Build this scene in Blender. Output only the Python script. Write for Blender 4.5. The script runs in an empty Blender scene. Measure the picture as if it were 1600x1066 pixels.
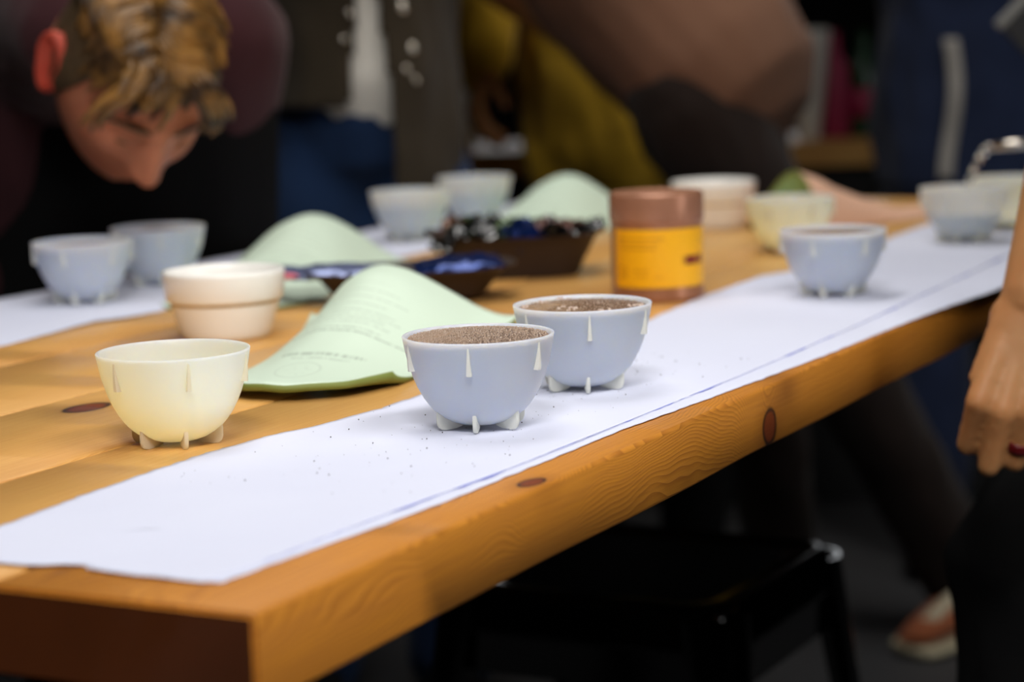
import bpy, bmesh, math, random
from mathutils import Vector, Matrix, noise
from mathutils.bvhtree import BVHTree
random.seed(7)
S = bpy.context.scene
COL = S.collection
V = Vector
PI = math.pi
R = math.radians
# The table top is z = 0, the floor z = FLOOR, the table's long edge runs along +X, its short edge along +Y.
FLOOR = -0.75
# ------------------------------------------------------------------ camera
FPX = 3443.7
CO = V((-0.78168084, -0.53897788, 0.25246199))
CF = V((0.87827939, 0.4567367, -0.14148109)); CR = V((0.45701453, -0.88886693, -0.03245456)); CU = V((0.14058105, 0.03615475, 0.98940881))
cd = bpy.data.cameras.new('camera'); cam = bpy.data.objects.new('camera', cd); COL.objects.link(cam)
cd.sensor_width = 36; cd.lens = FPX*36/1600
cam.matrix_world = Matrix(((CR.x, CU.x, -CF.x, CO.x), (CR.y, CU.y, -CF.y, CO.y), (CR.z, CU.z, -CF.z, CO.z), (0, 0, 0, 1)))
cd.clip_start = .05; cd.clip_end = 60
cd.dof.use_dof = True; cd.dof.focus_distance = 1.40; cd.dof.aperture_fstop = 4.4
S.camera = cam
# ------------------------------------------------------------------ colour, world, light
S.view_settings.view_transform = 'Standard'; S.view_settings.look = 'None'; S.view_settings.gamma = 1
S.view_settings.use_curve_mapping = False; S.view_settings.exposure = 0.0
W = bpy.data.worlds.new('world'); S.world = W; W.use_nodes = True
W.node_tree.nodes['Background'].inputs[0].default_value = (.8, .9, 1, 1)
W.node_tree.nodes['Background'].inputs[1].default_value = 0.0

def area(name, loc, to, sx, sy, power, col=(1, 1, 1), spread=PI):
    l = bpy.data.lights.new(name, 'AREA'); l.shape = 'RECTANGLE'; l.size = sx; l.size_y = sy; l.energy = power; l.color = col
    o = bpy.data.objects.new(name, l); COL.objects.link(o); o.location = loc
    o.rotation_euler = (V(to)-V(loc)).to_track_quat('-Z', 'Y').to_euler(); l.spread = spread; return o
# lamp panels of the ceiling, the left and far ones added as fill (housings are built with the ceiling)
area('panel_lamp_over_table', (1.35, .62, 1.93), (1.35, .35, 0), 2.0, .7, 12, (1, .97, .93), R(115))
area('panel_lamp_near', (.10, -1.05, 1.93), (.45, .25, 0), 1.4, .6, 7.6, (1, .97, .94), R(80))
area('added_fill_left', (-1.15, -.60, 1.93), (.60, .35, 0), .7, .5, 9, (1, .97, .94), R(70))  # unseen fill lamp, added to lift the fronts of the cups
area('added_fill_far', (2.05, -.35, 1.93), (2.75, 1.05, .1), .5, .5, 3.0, (1, .95, .88), R(70))  # unseen lamp added to brighten the people beyond the table
area('window_light_right', (.9, -2.9, .85), (.9, .4, 0), 1.8, 1.3, 3.5, (1, .96, .9), R(120))
WINDOW_GLOW = 1.7

# ------------------------------------------------------------------ node helpers
def lin(c):
    return tuple((x/255/12.92 if x/255 <= .04045 else ((x/255+.055)/1.055)**2.4) for x in c)
class NT:
    def __init__(s, name):
        m = bpy.data.materials.new(name); m.use_nodes = True; s.m = m; s.t = m.node_tree
        s.b = s.t.nodes['Principled BSDF']; s.out = s.t.nodes['Material Output']
    def n(s, ty, **k):
        x = s.t.nodes.new(ty)
        for a, b in k.items(): setattr(x, a, b)
        return x
    def l(s, a, b): s.t.links.new(a, b)
    def val(s, inp, v):
        if hasattr(v, 'links') or isinstance(v, bpy.types.NodeSocket): s.l(v, inp)
        else: inp.default_value = v
    def M(s, op, a, b=0.0, c=0.0):
        x = s.n('ShaderNodeMath', operation=op)
        s.val(x.inputs[0], a); s.val(x.inputs[1], b); s.val(x.inputs[2], c); return x.outputs[0]
    def sep(s, v):
        x = s.n('ShaderNodeSeparateXYZ'); s.l(v, x.inputs[0]); return x.outputs
    def comb(s, a, b, c):
        x = s.n('ShaderNodeCombineXYZ'); s.val(x.inputs[0], a); s.val(x.inputs[1], b); s.val(x.inputs[2], c); return x.outputs[0]
    def noise(s, v, sc, det=2, rough=.5):
        x = s.n('ShaderNodeTexNoise'); s.l(v, x.inputs['Vector']); x.inputs['Scale'].default_value = sc
        x.inputs['Detail'].default_value = det; x.inputs['Roughness'].default_value = rough; return x.outputs['Fac']
    def obj(s): return s.n('ShaderNodeTexCoord').outputs['Object']
    def uv(s): return s.n('ShaderNodeTexCoord').outputs['UV']
    def mix(s, f, a, b):
        x = s.n('ShaderNodeMix', data_type='RGBA'); s.val(x.inputs[0], f)
        for i, c in ((6, a), (7, b)):
            if isinstance(c, tuple): x.inputs[i].default_value = (*c[:3], 1)
            else: s.l(c, x.inputs[i])
        return x.outputs[2]
    def ramp(s, f, a, b):
        x = s.n('ShaderNodeMapRange'); s.val(x.inputs[0], f); x.inputs[1].default_value = a; x.inputs[2].default_value = b; return x.outputs[0]
    def bump(s, h, dist=.001, st=1.0):
        x = s.n('ShaderNodeBump'); s.l(h, x.inputs['Height']); x.inputs['Distance'].default_value = dist; x.inputs['Strength'].default_value = st
        s.l(x.outputs[0], s.b.inputs['Normal'])
    def set(s, **k):
        nm = dict(col='Base Color', rough='Roughness', metal='Metallic', spec='Specular IOR Level', sss='Subsurface Weight', coat='Coat Weight', trans='Transmission Weight', sheen='Sheen Weight', ior='IOR')
        for a, b in k.items():
            i = s.b.inputs[nm[a]]
            if a == 'col' and isinstance(b, tuple): b = (*b[:3], 1)
            s.val(i, b)
        return s

def plain(name, rgb, rough=.5, metal=0, spec=.5, vary=.12, scale=30, bump=0, sheen=0):
    t = NT(name); c = lin(rgb); o = t.obj(); f = t.noise(o, scale, 3)
    t.set(col=t.mix(f, tuple(x*(1-vary) for x in c), tuple(min(1, x*(1+vary)) for x in c)), rough=rough, metal=metal, spec=spec, sheen=sheen)
    if bump: t.bump(t.noise(o, scale*3, 3), bump)
    return t.m
def fabric(name, rgb, vary=.3, sheen=.1, scale=9):
    t = NT(name); c = lin(rgb); o = t.obj(); f = t.noise(o, scale, 4)
    t.set(col=t.mix(f, tuple(x*(1-vary) for x in c), tuple(x*(1+vary) for x in c)), rough=.95, spec=.2, sheen=sheen)
    t.bump(t.noise(o, 500, 1), .0008); return t.m

def wood_mat(name, light=(222, 148, 50), dark=(132, 66, 8), knots=(), offs=0, smear=None):
    t = NT(name); o = t.obj(); x, y, z = t.sep(o)
    low = t.noise(t.comb(t.M('MULTIPLY', x, 2.2), t.M('MULTIPLY', y, 7), t.M('MULTIPLY', z, 7)), 1.0, 2)
    wav = t.noise(t.comb(t.M('MULTIPLY', x, 9), t.M('MULTIPLY', y, 5), t.M('MULTIPLY', z, 9)), 1.0, 2)
    d = t.M('SQRT', t.M('ADD', t.M('POWER', t.M('ADD', y, -.09+offs), 2), t.M('POWER', t.M('ADD', z, .13), 2)))
    d = t.M('ADD', d, t.M('MULTIPLY', t.M('SUBTRACT', low, .5), .11))
    d = t.M('ADD', d, t.M('MULTIPLY', t.M('SUBTRACT', wav, .5), .018))
    km = None
    for (kx, ky, kz, ax, ay, az) in knots:
        q = t.M('ADD', t.M('ADD', t.M('POWER', t.M('DIVIDE', t.M('SUBTRACT', x, kx), ax), 2), t.M('POWER', t.M('DIVIDE', t.M('SUBTRACT', y, ky), ay), 2)), t.M('POWER', t.M('DIVIDE', t.M('SUBTRACT', z, kz), az), 2))
        q = t.M('SQRT', q)
        infl = t.M('EXPONENT', t.M('MULTIPLY', t.M('POWER', t.M('DIVIDE', q, 3.2), 2), -1))
        d = t.M('ADD', d, t.M('MULTIPLY', infl, .028))
        km = q if km is None else t.M('MINIMUM', km, q)
    g = t.M('FRACT', t.M('MULTIPLY', d, 520))
    g = t.M('MULTIPLY', t.M('POWER', g, 1.6), .42)
    fine = t.noise(t.comb(t.M('MULTIPLY', x, 14), t.M('MULTIPLY', y, 420), t.M('MULTIPLY', z, 420)), 1.0, 2)
    big = t.noise(t.comb(t.M('MULTIPLY', x, 1.5), t.M('MULTIPLY', y, 9), t.M('MULTIPLY', z, 9)), 1.0, 2)
    f = t.M('ADD', t.M('ADD', g, t.M('MULTIPLY', fine, .42)), t.M('MULTIPLY', t.M('SUBTRACT', big, .35), .75))
    f = t.ramp(f, .1, 1.05)
    c = t.mix(f, lin(light), lin(dark))
    if km is not None:
        ring = t.M('SUBTRACT', 1, t.ramp(t.M('ABSOLUTE', t.M('SUBTRACT', t.M('ADD', km, t.M('MULTIPLY', fine, .16)), 1.05)), .03, .22))
        ins = t.M('SUBTRACT', 1, t.ramp(km, .85, 1.05))
        halo = t.M('MULTIPLY', t.M('SUBTRACT', 1, t.ramp(km, 1.0, 2.6)), .35)
        c = t.mix(halo, c, lin((120, 60, 14)))
        c = t.mix(ins, c, lin((124, 54, 14)))
        c = t.mix(ring, c, lin((38, 16, 6)))
    if smear:
        q = t.M('ADD', t.M('POWER', t.M('DIVIDE', t.M('SUBTRACT', x, smear[0]), smear[2]), 2), t.M('POWER', t.M('DIVIDE', t.M('SUBTRACT', z, smear[1]), smear[3]), 2))
        c = t.mix(t.M('MULTIPLY', t.M('EXPONENT', t.M('MULTIPLY', q, -1)), .55), c, lin((84, 34, 8)))
    t.set(col=c, rough=t.ramp(fine, -.6, 1.9), spec=.5, coat=.35)
    t.b.inputs['Coat Roughness'].default_value = .28
    t.bump(t.M('ADD', g, fine), .0002, .6)
    return t.m

# ------------------------------------------------------------------ object helpers
def link(o, parent=None):
    COL.objects.link(o)
    if parent is not None: o.parent = parent
    return o
def tag(o, label=None, cat=None, group=None, kind=None):
    if label: o['label'] = label
    if cat: o['category'] = cat
    if group: o['group'] = group
    if kind: o['kind'] = kind
    return o
def thing(name, label, cat, loc=(0, 0, 0), rz=0, group=None):
    o = bpy.data.objects.new(name, None); link(o); o.location = loc; o.rotation_euler = (0, 0, rz); o.empty_display_size = .02
    return tag(o, label, cat, group)
def ob(name, bm, mats, parent=None, smooth=True, angle=None):
    if isinstance(bm, bmesh.types.BMesh):
        bmesh.ops.recalc_face_normals(bm, faces=bm.faces)
        me = bpy.data.meshes.new(name); bm.to_mesh(me); bm.free()
    else: me = bm
    if not isinstance(mats, (list, tuple)): mats = [mats]
    if not me.materials:
        for m in mats: me.materials.append(m)
    if smooth:
        me.polygons.foreach_set('use_smooth', [True]*len(me.polygons))
        if angle: me.set_sharp_from_angle(angle=R(angle))
    me.update()
    return link(bpy.data.objects.new(name, me), parent)
def copy_tree(src, **k):
    c = src.copy(); COL.objects.link(c)
    for ch in src.children:
        d = ch.copy(); COL.objects.link(d); d.parent = c
        for g in ch.children:
            e = g.copy(); COL.objects.link(e); e.parent = d
    return c
def box(bm, c, s, bev=0, rot=None, mi=0):
    r = bmesh.ops.create_cube(bm, size=1); vs = r['verts']
    for v in vs: v.co = V((v.co.x*s[0], v.co.y*s[1], v.co.z*s[2]))
    if bev:
        es = list({e for v in vs for e in v.link_edges})
        rr = bmesh.ops.bevel(bm, geom=es, offset=bev, segments=2, profile=.5, affect='EDGES')
        vs = list({v for f in rr['faces'] for v in f.verts} | {v for v in vs if v.is_valid})
    for v in vs:
        if rot is not None: v.co = rot @ v.co
        v.co += V(c)
    for f in {f for v in vs for f in v.link_faces}: f.material_index = mi
    return vs
def lathe(bm, prof, n=64, c=(0, 0, 0), mi=None, closed=False):
    rows = []
    for (r, z) in prof:
        if r < 1e-6: rows.append([bm.verts.new((c[0], c[1], c[2]+z))])
        else: rows.append([bm.verts.new((c[0]+r*math.cos(2*PI*i/n), c[1]+r*math.sin(2*PI*i/n), c[2]+z)) for i in range(n)])
    prs = list(zip(rows, rows[1:])) + ([(rows[-1], rows[0])] if closed else [])
    for k, (a, b) in enumerate(prs):
        for i in range(n):
            j = (i+1) % n
            q = [a[i % len(a)], a[j % len(a)], b[j % len(b)], b[i % len(b)]]
            u = []
            for v in q:
                if v not in u: u.append(v)
            if len(u) > 2:
                f = bm.faces.new(u)
                if mi is not None: f.material_index = mi[k]
    return rows
def tube(bm, pts, rad, n=12, cap=True):
    limb(bm, [V(p) for p in pts], rad if isinstance(rad, (list, tuple)) else [rad]*len(pts), None, n, cap)
def limb(bm, pts, rad, w=None, n=16, cap=True):
    """closed, round-ended loft through pts; rad = r or (r along w, r across)"""
    pts = [V(p) for p in pts]; m = len(pts); rows = []
    rad = [r if isinstance(r, tuple) else (r, r) for r in rad]
    prevw = V(w) if w is not None else None
    T = [((pts[min(i+1, m-1)]-pts[i]).normalized()+(pts[i]-pts[max(i-1, 0)]).normalized()).normalized() for i in range(m)]
    fr = []
    for i in range(m):
        if prevw is None: prevw = V((0, 0, 1)) if abs(T[i].z) < .9 else V((1, 0, 0))
        base = V(w) if w is not None else prevw
        a = base - T[i]*base.dot(T[i])
        if a.length < 1e-4: a = T[i].orthogonal()
        a.normalize(); b = T[i].cross(a); fr.append((a, b)); prevw = a
    st = []
    if cap:
        for k in (88, 62, 32): st.append((0, -math.sin(R(k)), math.cos(R(k))))
    for i in range(m): st.append((i, 0, 1))
    if cap:
        for k in (32, 62, 88): st.append((m-1, math.sin(R(k)), math.cos(R(k))))
    for (i, off, sc) in st:
        a, b = fr[i]; ra, rb = rad[i]; c = pts[i]+T[i]*off*min(ra, rb)
        rows.append([bm.verts.new(c+a*(ra*sc*math.cos(2*PI*k/n))+b*(rb*sc*math.sin(2*PI*k/n))) for k in range(n)])
    for p, q in zip(rows, rows[1:]):
        for k in range(n): bm.faces.new((p[k], p[(k+1) % n], q[(k+1) % n], q[k]))
    bm.faces.new(rows[0][::-1]); bm.faces.new(rows[-1])
def remesh(bm, voxel, smooth=2, disp=None):
    me = bpy.data.meshes.new('tmp'); bmesh.ops.recalc_face_normals(bm, faces=bm.faces); bm.to_mesh(me); bm.free()
    o = bpy.data.objects.new('tmp', me); COL.objects.link(o)
    m = o.modifiers.new('r', 'REMESH'); m.mode = 'VOXEL'; m.voxel_size = voxel; m.adaptivity = 0
    if smooth:
        s = o.modifiers.new('s', 'SMOOTH'); s.factor = .5; s.iterations = smooth
    dg = bpy.context.evaluated_depsgraph_get(); out = bpy.data.meshes.new_from_object(o.evaluated_get(dg))
    bpy.data.objects.remove(o); bpy.data.meshes.remove(me)
    if disp:
        ns = [v.normal.copy() for v in out.vertices]
        for v, nn in zip(out.vertices, ns): v.co += nn*disp(v.co)
    return out
def at(px, py, d):
    return CO + (CF + CR*((px-800)/FPX) - CU*((py-533)/FPX))*d
def seed_noise(p, s, o=0): return noise.noise(V((p[0]*s+o, p[1]*s, p[2]*s)))

# ------------------------------------------------------------------ materials
M = {}
M['top'] = wood_mat('varnished_pine', smear=(.672, -.010, .026, .016), knots=[(.639, 0, -.0295, .0125, .02, .0125), (.292, .010, 0, .012, .006, .010), (1.56, 0, -.02, .012, .02, .014)])
M['top2'] = wood_mat('varnished_pine_planks', light=(240, 190, 108), dark=(176, 104, 34), offs=.2, knots=[(.42, .42, 0, .02, .012, .02)])
M['end'] = wood_mat('pine_end_shaded_underside', light=(104, 52, 20), dark=(52, 24, 9))  # dark end faces; on the underside this colour paints in the table's shade
M['steel'] = plain('black_powder_coat', (16, 17, 17), .35)
M['gloss'] = plain('glossy_black_paint', (3, 4, 4), .10, spec=.7, vary=.05)
M['matte_black'] = plain('satin_black_seat', (5, 5, 5), .75, spec=.12)
M['floor'] = plain('grey_floor_screed', (66, 66, 68), .6, vary=.2, scale=3)
M['wall'] = plain('dark_painted_wall', (30, 27, 25), .9, vary=.2, scale=2)
M['ceil'] = plain('dark_ceiling_paint', (34, 32, 31), .9)
t = NT('lavender_paper'); o = t.obj()
t.set(col=t.mix(t.noise(o, 6, 2), lin((212, 216, 236)), lin((222, 226, 243))), rough=.85, spec=.2)
t.b.inputs['Subsurface Weight'].default_value = 0
t.bump(t.noise(o, 14, 3), .004, .35); M['paper'] = t.m
M['ink'] = plain('torn_blue_fibre', (112, 124, 205), .8, vary=.25, scale=60)
def silicone(name, base):
    t = NT(name); t.set(col=base, rough=.38, spec=.4, sss=1.0)
    t.b.subsurface_method = 'RANDOM_WALK'
    t.b.inputs['Subsurface Radius'].default_value = (1.0, .80, .52); t.b.inputs['Subsurface Scale'].default_value = .022
    return t.m
M['sil'] = silicone('white_silicone', (.91, .915, .875))
M['sil_half_backlit'] = silicone('silicone_half_backlit_tint', (.93, .90, .70))  # part-filled bowls: some of the warm light passing through is put into the colour
M['sil_backlit'] = silicone('silicone_backlit_tint', (.95, .91, .64))  # same silicone, warm light through an empty bowl painted into the base colour
t = NT('thin_silicone_fin'); d1 = t.n('ShaderNodeBsdfDiffuse'); d1.inputs[0].default_value = (.90, .91, .87, 1); d2 = t.n('ShaderNodeBsdfTranslucent'); d2.inputs[0].default_value = (.95, .95, .90, 1)
mx = t.n('ShaderNodeMixShader'); mx.inputs[0].default_value = .5; t.l(d1.outputs[0], mx.inputs[1]); t.l(d2.outputs[0], mx.inputs[2]); t.l(mx.outputs[0], t.out.inputs[0]); M['fin'] = t.m
t = NT('thin_fin_backlit_tint'); d1 = t.n('ShaderNodeBsdfDiffuse'); d1.inputs[0].default_value = (.93, .90, .76, 1); d2 = t.n('ShaderNodeBsdfTranslucent'); d2.inputs[0].default_value = (.98, .94, .78, 1)
mx = t.n('ShaderNodeMixShader'); mx.inputs[0].default_value = .55; t.l(d1.outputs[0], mx.inputs[1]); t.l(d2.outputs[0], mx.inputs[2]); t.l(mx.outputs[0], t.out.inputs[0]); M['fin_backlit'] = t.m  # fins of the empty bowls, the same see-through warmth put into the colour
M['ceramic'] = plain('glazed_white_stoneware', (250, 248, 243), .22, vary=.02)
M['groove'] = plain('unglazed_ring', (196, 172, 128), .7)

# ------------------------------------------------------------------ setting
def slab(name, c, s, m, kind='structure'):
    bm = bmesh.new(); box(bm, c, s); o = ob(name, bm, m, smooth=False); tag(o, kind=kind); return o
X0, X1, Y0, Y1, ZT = -2.6, 7.0, -3.2, 5.2, 2.0
slab('floor', ((X0+X1)/2, (Y0+Y1)/2, FLOOR-.05), (X1-X0+.4, Y1-Y0+.4, .1), M['floor'])
slab('ceiling', ((X0+X1)/2, (Y0+Y1)/2, ZT+.05), (X1-X0+.4, Y1-Y0+.4, .1), M['ceil'])
H_ = ZT-FLOOR; zc = (ZT+FLOOR)/2
slab('wall_left', ((X0+X1)/2, Y1+.05, zc), (X1-X0, .1, H_), M['wall'])
slab('wall_behind', (X0-.05, (Y0+Y1)/2, zc), (.1, Y1-Y0+.2, H_), M['wall'])
# right wall with a window opening
def wall_with_window(name, axis, pos, a0, a1, w0, w1, z0, z1):
    bm = bmesh.new()
    def seg(p0, p1, q0, q1):
        if axis == 'y': box(bm, ((p0+p1)/2, pos, (q0+q1)/2), (p1-p0, .12, q1-q0))
        else: box(bm, (pos, (p0+p1)/2, (q0+q1)/2), (.12, p1-p0, q1-q0))
    seg(a0, w0, FLOOR, ZT); seg(w1, a1, FLOOR, ZT); seg(w0, w1, FLOOR, z0); seg(w0, w1, z1, ZT)
    return tag(ob(name, bm, M['wall'], smooth=False), kind='structure')
wall_with_window('wall_right', 'y', Y0-.06, X0, X1, -.1, 1.9, .1, 1.6)
wall_with_window('wall_back', 'x', X1+.06, Y0, Y1, .4, 4.8, .95, 1.85)
t = NT('bright_overcast_pane'); e = t.n('ShaderNodeEmission'); e.inputs[0].default_value = (.93, .96, 1, 1); e.inputs[1].default_value = WINDOW_GLOW
t.l(e.outputs[0], t.out.inputs[0]); M['pane'] = t.m
def window(name, axis, pos, a0, a1, z0, z1, nx):
    root = bpy.data.objects.new(name, None); link(root); tag(root, kind='structure')
    wd = (a1-a0)/nx
    for k in range(nx):
        bm = bmesh.new(); c = a0+wd*(k+.5)
        if axis == 'x': box(bm, (pos+.05, c, (z0+z1)/2), (.01, wd-.04, z1-z0-.04))
        else: box(bm, (c, pos-.05, (z0+z1)/2), (wd-.04, .01, z1-z0-.04))
        ob('pane', bm, M['pane'], root, smooth=False)
    bm = bmesh.new()
    for k in range(nx+1):
        c = a0+wd*k
        if axis == 'x': box(bm, (pos, c, (z0+z1)/2), (.05, .05, z1-z0))
        else: box(bm, (c, pos, (z0+z1)/2), (.05, .05, z1-z0))
    for z in (z0, z1):
        if axis == 'x': box(bm, (pos, (a0+a1)/2, z), (.05, a1-a0, .05))
        else: box(bm, ((a0+a1)/2, pos, z), (a1-a0, .05, .05))
    ob('window_frame', bm, M['steel'], root, smooth=False)
window('window_1', 'x', X1+.06, .4, 4.8, .95, 1.85, 4)
window('window_2', 'y', Y0-.06, -.1, 1.9, .1, 1.6, 2)
def lamp_housing(c, sx, sy, where):
    r = thing('ceiling_light', 'flat rectangular panel light on the ceiling %s' % where, 'lamp', c)
    bm = bmesh.new(); box(bm, (0, 0, .045), (sx+.06, sy+.06, .03)); ob('housing', bm, M['steel'], r, smooth=False)
    return r
lamp_housing((1.35, .62, 1.955), 2.0, .7, 'over the middle of the table'); lamp_housing((.10, -1.05, 1.955), 1.4, .6, 'in front of the table'); lamp_housing((2.05, -.35, 1.955), .5, .5, 'beside the far end of the table, added to brighten the people'); lamp_housing((-1.15, -.60, 1.955), .7, .5, 'over the near end of the room, added as front fill')  # the last two housings carry the added fill lamps

# ------------------------------------------------------------------ table
TX, TY, TH = 2.16, .918, .0435
def plank(parent, y0, y1, m, x0=0, x1=TX, z1=0.0, th=TH, bev=.0022):
    """long board with slightly hewn, uneven edges"""
    bm = bmesh.new(); n = 90; sec = []
    pr = [(y0+bev, z1), (y0, z1-bev), (y0, z1-th+bev), (y0+bev, z1-th), (y1-bev, z1-th), (y1, z1-th+bev), (y1, z1-bev), (y1-bev, z1)]
    for i in range(n+1):
        x = x0+(x1-x0)*i/n; row = []
        for k, (y, z) in enumerate(pr):
            q = noise.noise(V((x*9, k*3.1, y0*7)))
            dy = q*.0009 if k in (0, 7) else (q*.0005 if k in (1, 6) else q*.0004)
            dz = -abs(q)*.0011 if k in (1, 6) else (q*.0012 if k in (3, 4, 2, 5) else 0)
            row.append(bm.verts.new((x, y+(dy if k < 4 else -dy), z+dz)))
        sec.append(row)
    for a, b in zip(sec, sec[1:]):
        for k in range(8): bm.faces.new((a[k], a[(k+1) % 8], b[(k+1) % 8], b[k])).material_index = int(k == 3)  # underside gets the dark colour, shade painted in
    e0 = bm.faces.new(sec[0]); e1 = bm.faces.new(sec[-1][::-1]); e0.material_index = 1; e1.material_index = 1
    ed = [e for e in e0.edges]+[e for e in e1.edges]
    bmesh.ops.bevel(bm, geom=ed, offset=.0018, segments=2, affect='EDGES')
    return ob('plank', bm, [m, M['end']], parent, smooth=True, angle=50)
table = thing('wooden_table', 'long varnished pine table holding all the cups, its corner nearest the viewer', 'table', (0, 0, 0))
NP = 6; pw = TY/NP
for k in range(NP):
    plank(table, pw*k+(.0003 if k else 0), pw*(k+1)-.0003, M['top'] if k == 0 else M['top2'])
for (lx, ly) in ((.16, .14), (2.0, .14), (.16, .78), (2.0, .78)):
    bm = bmesh.new(); box(bm, (lx, ly, (FLOOR-TH)/2), (.05, .05, -FLOOR-TH)); ob('leg', bm, M['steel'], table, smooth=False)
for ly in (.14, .78):
    bm = bmesh.new(); box(bm, (1.08, ly, -TH-.03), (1.79, .04, .055)); ob('rail', bm, M['steel'], table, smooth=False)

# ------------------------------------------------------------------ paper runners
def interp(tab, x):
    if x <= tab[0][0]: return tab[0][1]
    for (a, b), (c, d) in zip(tab, tab[1:]):
        if x <= c: return b+(d-b)*(x-a)/(c-a)
    return tab[-1][1]
def paper(name, label, lo, hi, x0, x1, z, thick=.00035, rag=.0016, seed=0, leftcut=None, edge_line=None, nx=420, droop=False, wrinkle=.0006, parent=None):
    bm = bmesh.new(); ny = 22; g = []
    uvn = bm.loops.layers.uv.new('UVMap')
    for i in range(nx+1):
        u = i/nx; row = []
        a = interp(lo, x0+(x1-x0)*u)+rag*noise.noise(V((u*150, seed, 0)))+rag*.6*noise.noise(V((u*420, seed, 4)))
        b = interp(hi, x0+(x1-x0)*u)+rag*2.0*noise.noise(V((u*60, seed, 9)))+rag*noise.noise(V((u*260, seed, 3)))
        for j in range(ny+1):
            w = j/ny; w = w*w*(3-2*w)*.5+w*.5
            y = a+(b-a)*w
            xs = x0+(leftcut(y) if leftcut else 0)
            x = xs+(x1-xs)*u
            zz = z+wrinkle*(noise.noise(V((x*7, y*16, seed)))+.5)+thick
            if droop and y < .004: zz -= (.004-y)*.10
            if not droop: zz = max(zz, z+thick*.5)
            row.append(bm.verts.new((x, y, zz)))
        g.append(row)
    for i in range(nx):
        for j in range(ny): bm.faces.new((g[i][j], g[i+1][j], g[i+1][j+1], g[i][j+1]))
    top = ob(name, bm, M['paper'], parent)
    md = top.modifiers.new('thick', 'SOLIDIFY'); md.thickness = thick; md.offset = -1
    if label: tag(top, label, 'paper', 'torn paper runners on the table')
    return top
def cutL(y): return .004*noise.noise(V((y*40, 2, 0)))+.002*noise.noise(V((y*160, 5, 0)))+(.010 if .125 < y < .145 else 0)*.7-.004*(y > .15)
low_lo = [(.03, .045), (.067, .043), (.116, .039), (.171, .034), (.231, .030), (.33, .028), (.45, .026), (.563, .018), (.646, .013), (.781, .005), (.941, .002), (1.066, -.003), (1.182, -.011), (1.5, -.012), (2.12, -.006)]
up_lo = [(.03, .052), (.079, .047), (.13, .045), (.204, .042), (.303, .036), (.482, .0325), (.667, .030), (.936, .032), (1.196, .040), (1.5, .050), (2.12, .06)]
up_hi = [(.03, .222), (.1, .224), (.172, .232), (.254, .236), (.32, .235), (.349, .232), (.418, .219), (.474, .214), (.93, .215), (1.082, .230), (1.244, .235), (1.292, .22), (1.393, .214), (1.7, .228), (2.12, .235)]
paper('paper_runner', 'lower sheet of the front paper runner, its torn edge showing along the table edge', low_lo, [(0, .14), (2.1, .14)], .040, 2.12, .0002, seed=1, leftcut=cutL, droop=True, wrinkle=.0003)
upper = paper('paper_runner', 'upper sheet of the front paper runner under the two frothy cups', up_lo, up_hi, .037, 2.12, .0009, seed=5, leftcut=cutL, wrinkle=.0005)
# torn fibre edge: ragged bluish strip along the upper sheet's long edge
bm = bmesh.new(); pa = None
for i in range(900):
    x = .08+1.9*i/899; y = interp(up_lo, x)
    q = max(0, noise.noise(V((x*16, 3, 0)))+.05+.35*noise.noise(V((x*70, 1, 0))))
    wd = -.0009+.0042*q*(1 if x < 1.0 else 1.8)
    a = bm.verts.new((x, y-.0002+.0006*noise.noise(V((x*90, 7, 0)))-wd, .0017)); b = bm.verts.new((x, y+.0002-.0001, .0021))
    if pa: bm.faces.new((pa[0], a, b, pa[1]))
    pa = (a, b)
o = ob('torn_edge', bm, M['ink'], upper); o['label'] = 'thin blue line of torn fibres'
def cutF(y): return .03*noise.noise(V((y*8, 2, 4)))
far_lo = [(.2, .70), (.55, .70), (.645, .685), (.70, .69), (.787, .700), (.817, .688), (.853, .686), (1.0, .695), (1.35, .70), (1.55, .70), (2.1, .70)]
paper('paper_runner', 'white paper runner along the far side of the table under the four back cups', far_lo, [(0, .905), (2.1, .905)], .25, 2.1, .0002, seed=8, leftcut=cutF, rag=.003, wrinkle=.0015)

# ------------------------------------------------------------------ silicone cupping bowls
CR_ = .048; CH = .0592
OUTP = [(0, .0022), (.010, .0022), (.014, .0029), (.0195, .0048), (.0248, .0078), (.0290, .0112), (.0322, .0148), (.0358, .0200), (.0391, .0262), (.0415, .0318), (.0434, .0378), (.0452, .0440), (.0466, .0508), (.0478, .0575)]
def rad_at(z):
    for (a, b), (c, d) in zip(OUTP, OUTP[1:]):
        if b <= z <= d and d > b: return a+(c-a)*(z-b)/(d-b)
    return OUTP[-1][0]
INP = [(max(0, r-.0026*(.6+.4*min(1, z/.02))), z+.0030*(1-min(1, z/.045))+.0002) for (r, z) in OUTP[1:]]
def bowl_mesh():
    bm = bmesh.new()
    prof = OUTP[:]+[(.0481, .0588), (.0479, .0592), (.0472, .0594), (.0464, .0592), (.0459, .0586)]
    prof += [(.0454, .0575)]+[(r, z) for (r, z) in INP[::-1][1:]]+[(0, .0055)]
    lathe(bm, prof, 96); return bm
def rib_mesh():
    bm = bmesh.new(); A = []; B = []
    zs = [.0565, .052, .047, .042, .0392]
    for z in zs:
        k = (zs[0]-z)/(zs[0]-zs[-1]); hw = .0005+.0010*k
        ro = rad_at(z)+.0002+k*.0034; ri = rad_at(z)-.0006
        A.append([bm.verts.new((ri, -hw, z)), bm.verts.new((ro, -hw, z)), bm.verts.new((ro, hw, z)), bm.verts.new((ri, hw, z))])
    for a, b in zip(A, A[1:]):
        for k in range(4): bm.faces.new((a[k], a[(k+1) % 4], b[(k+1) % 4], b[k]))
    bm.faces.new(A[0]); bm.faces.new(A[-1][::-1])
    return bm
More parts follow.
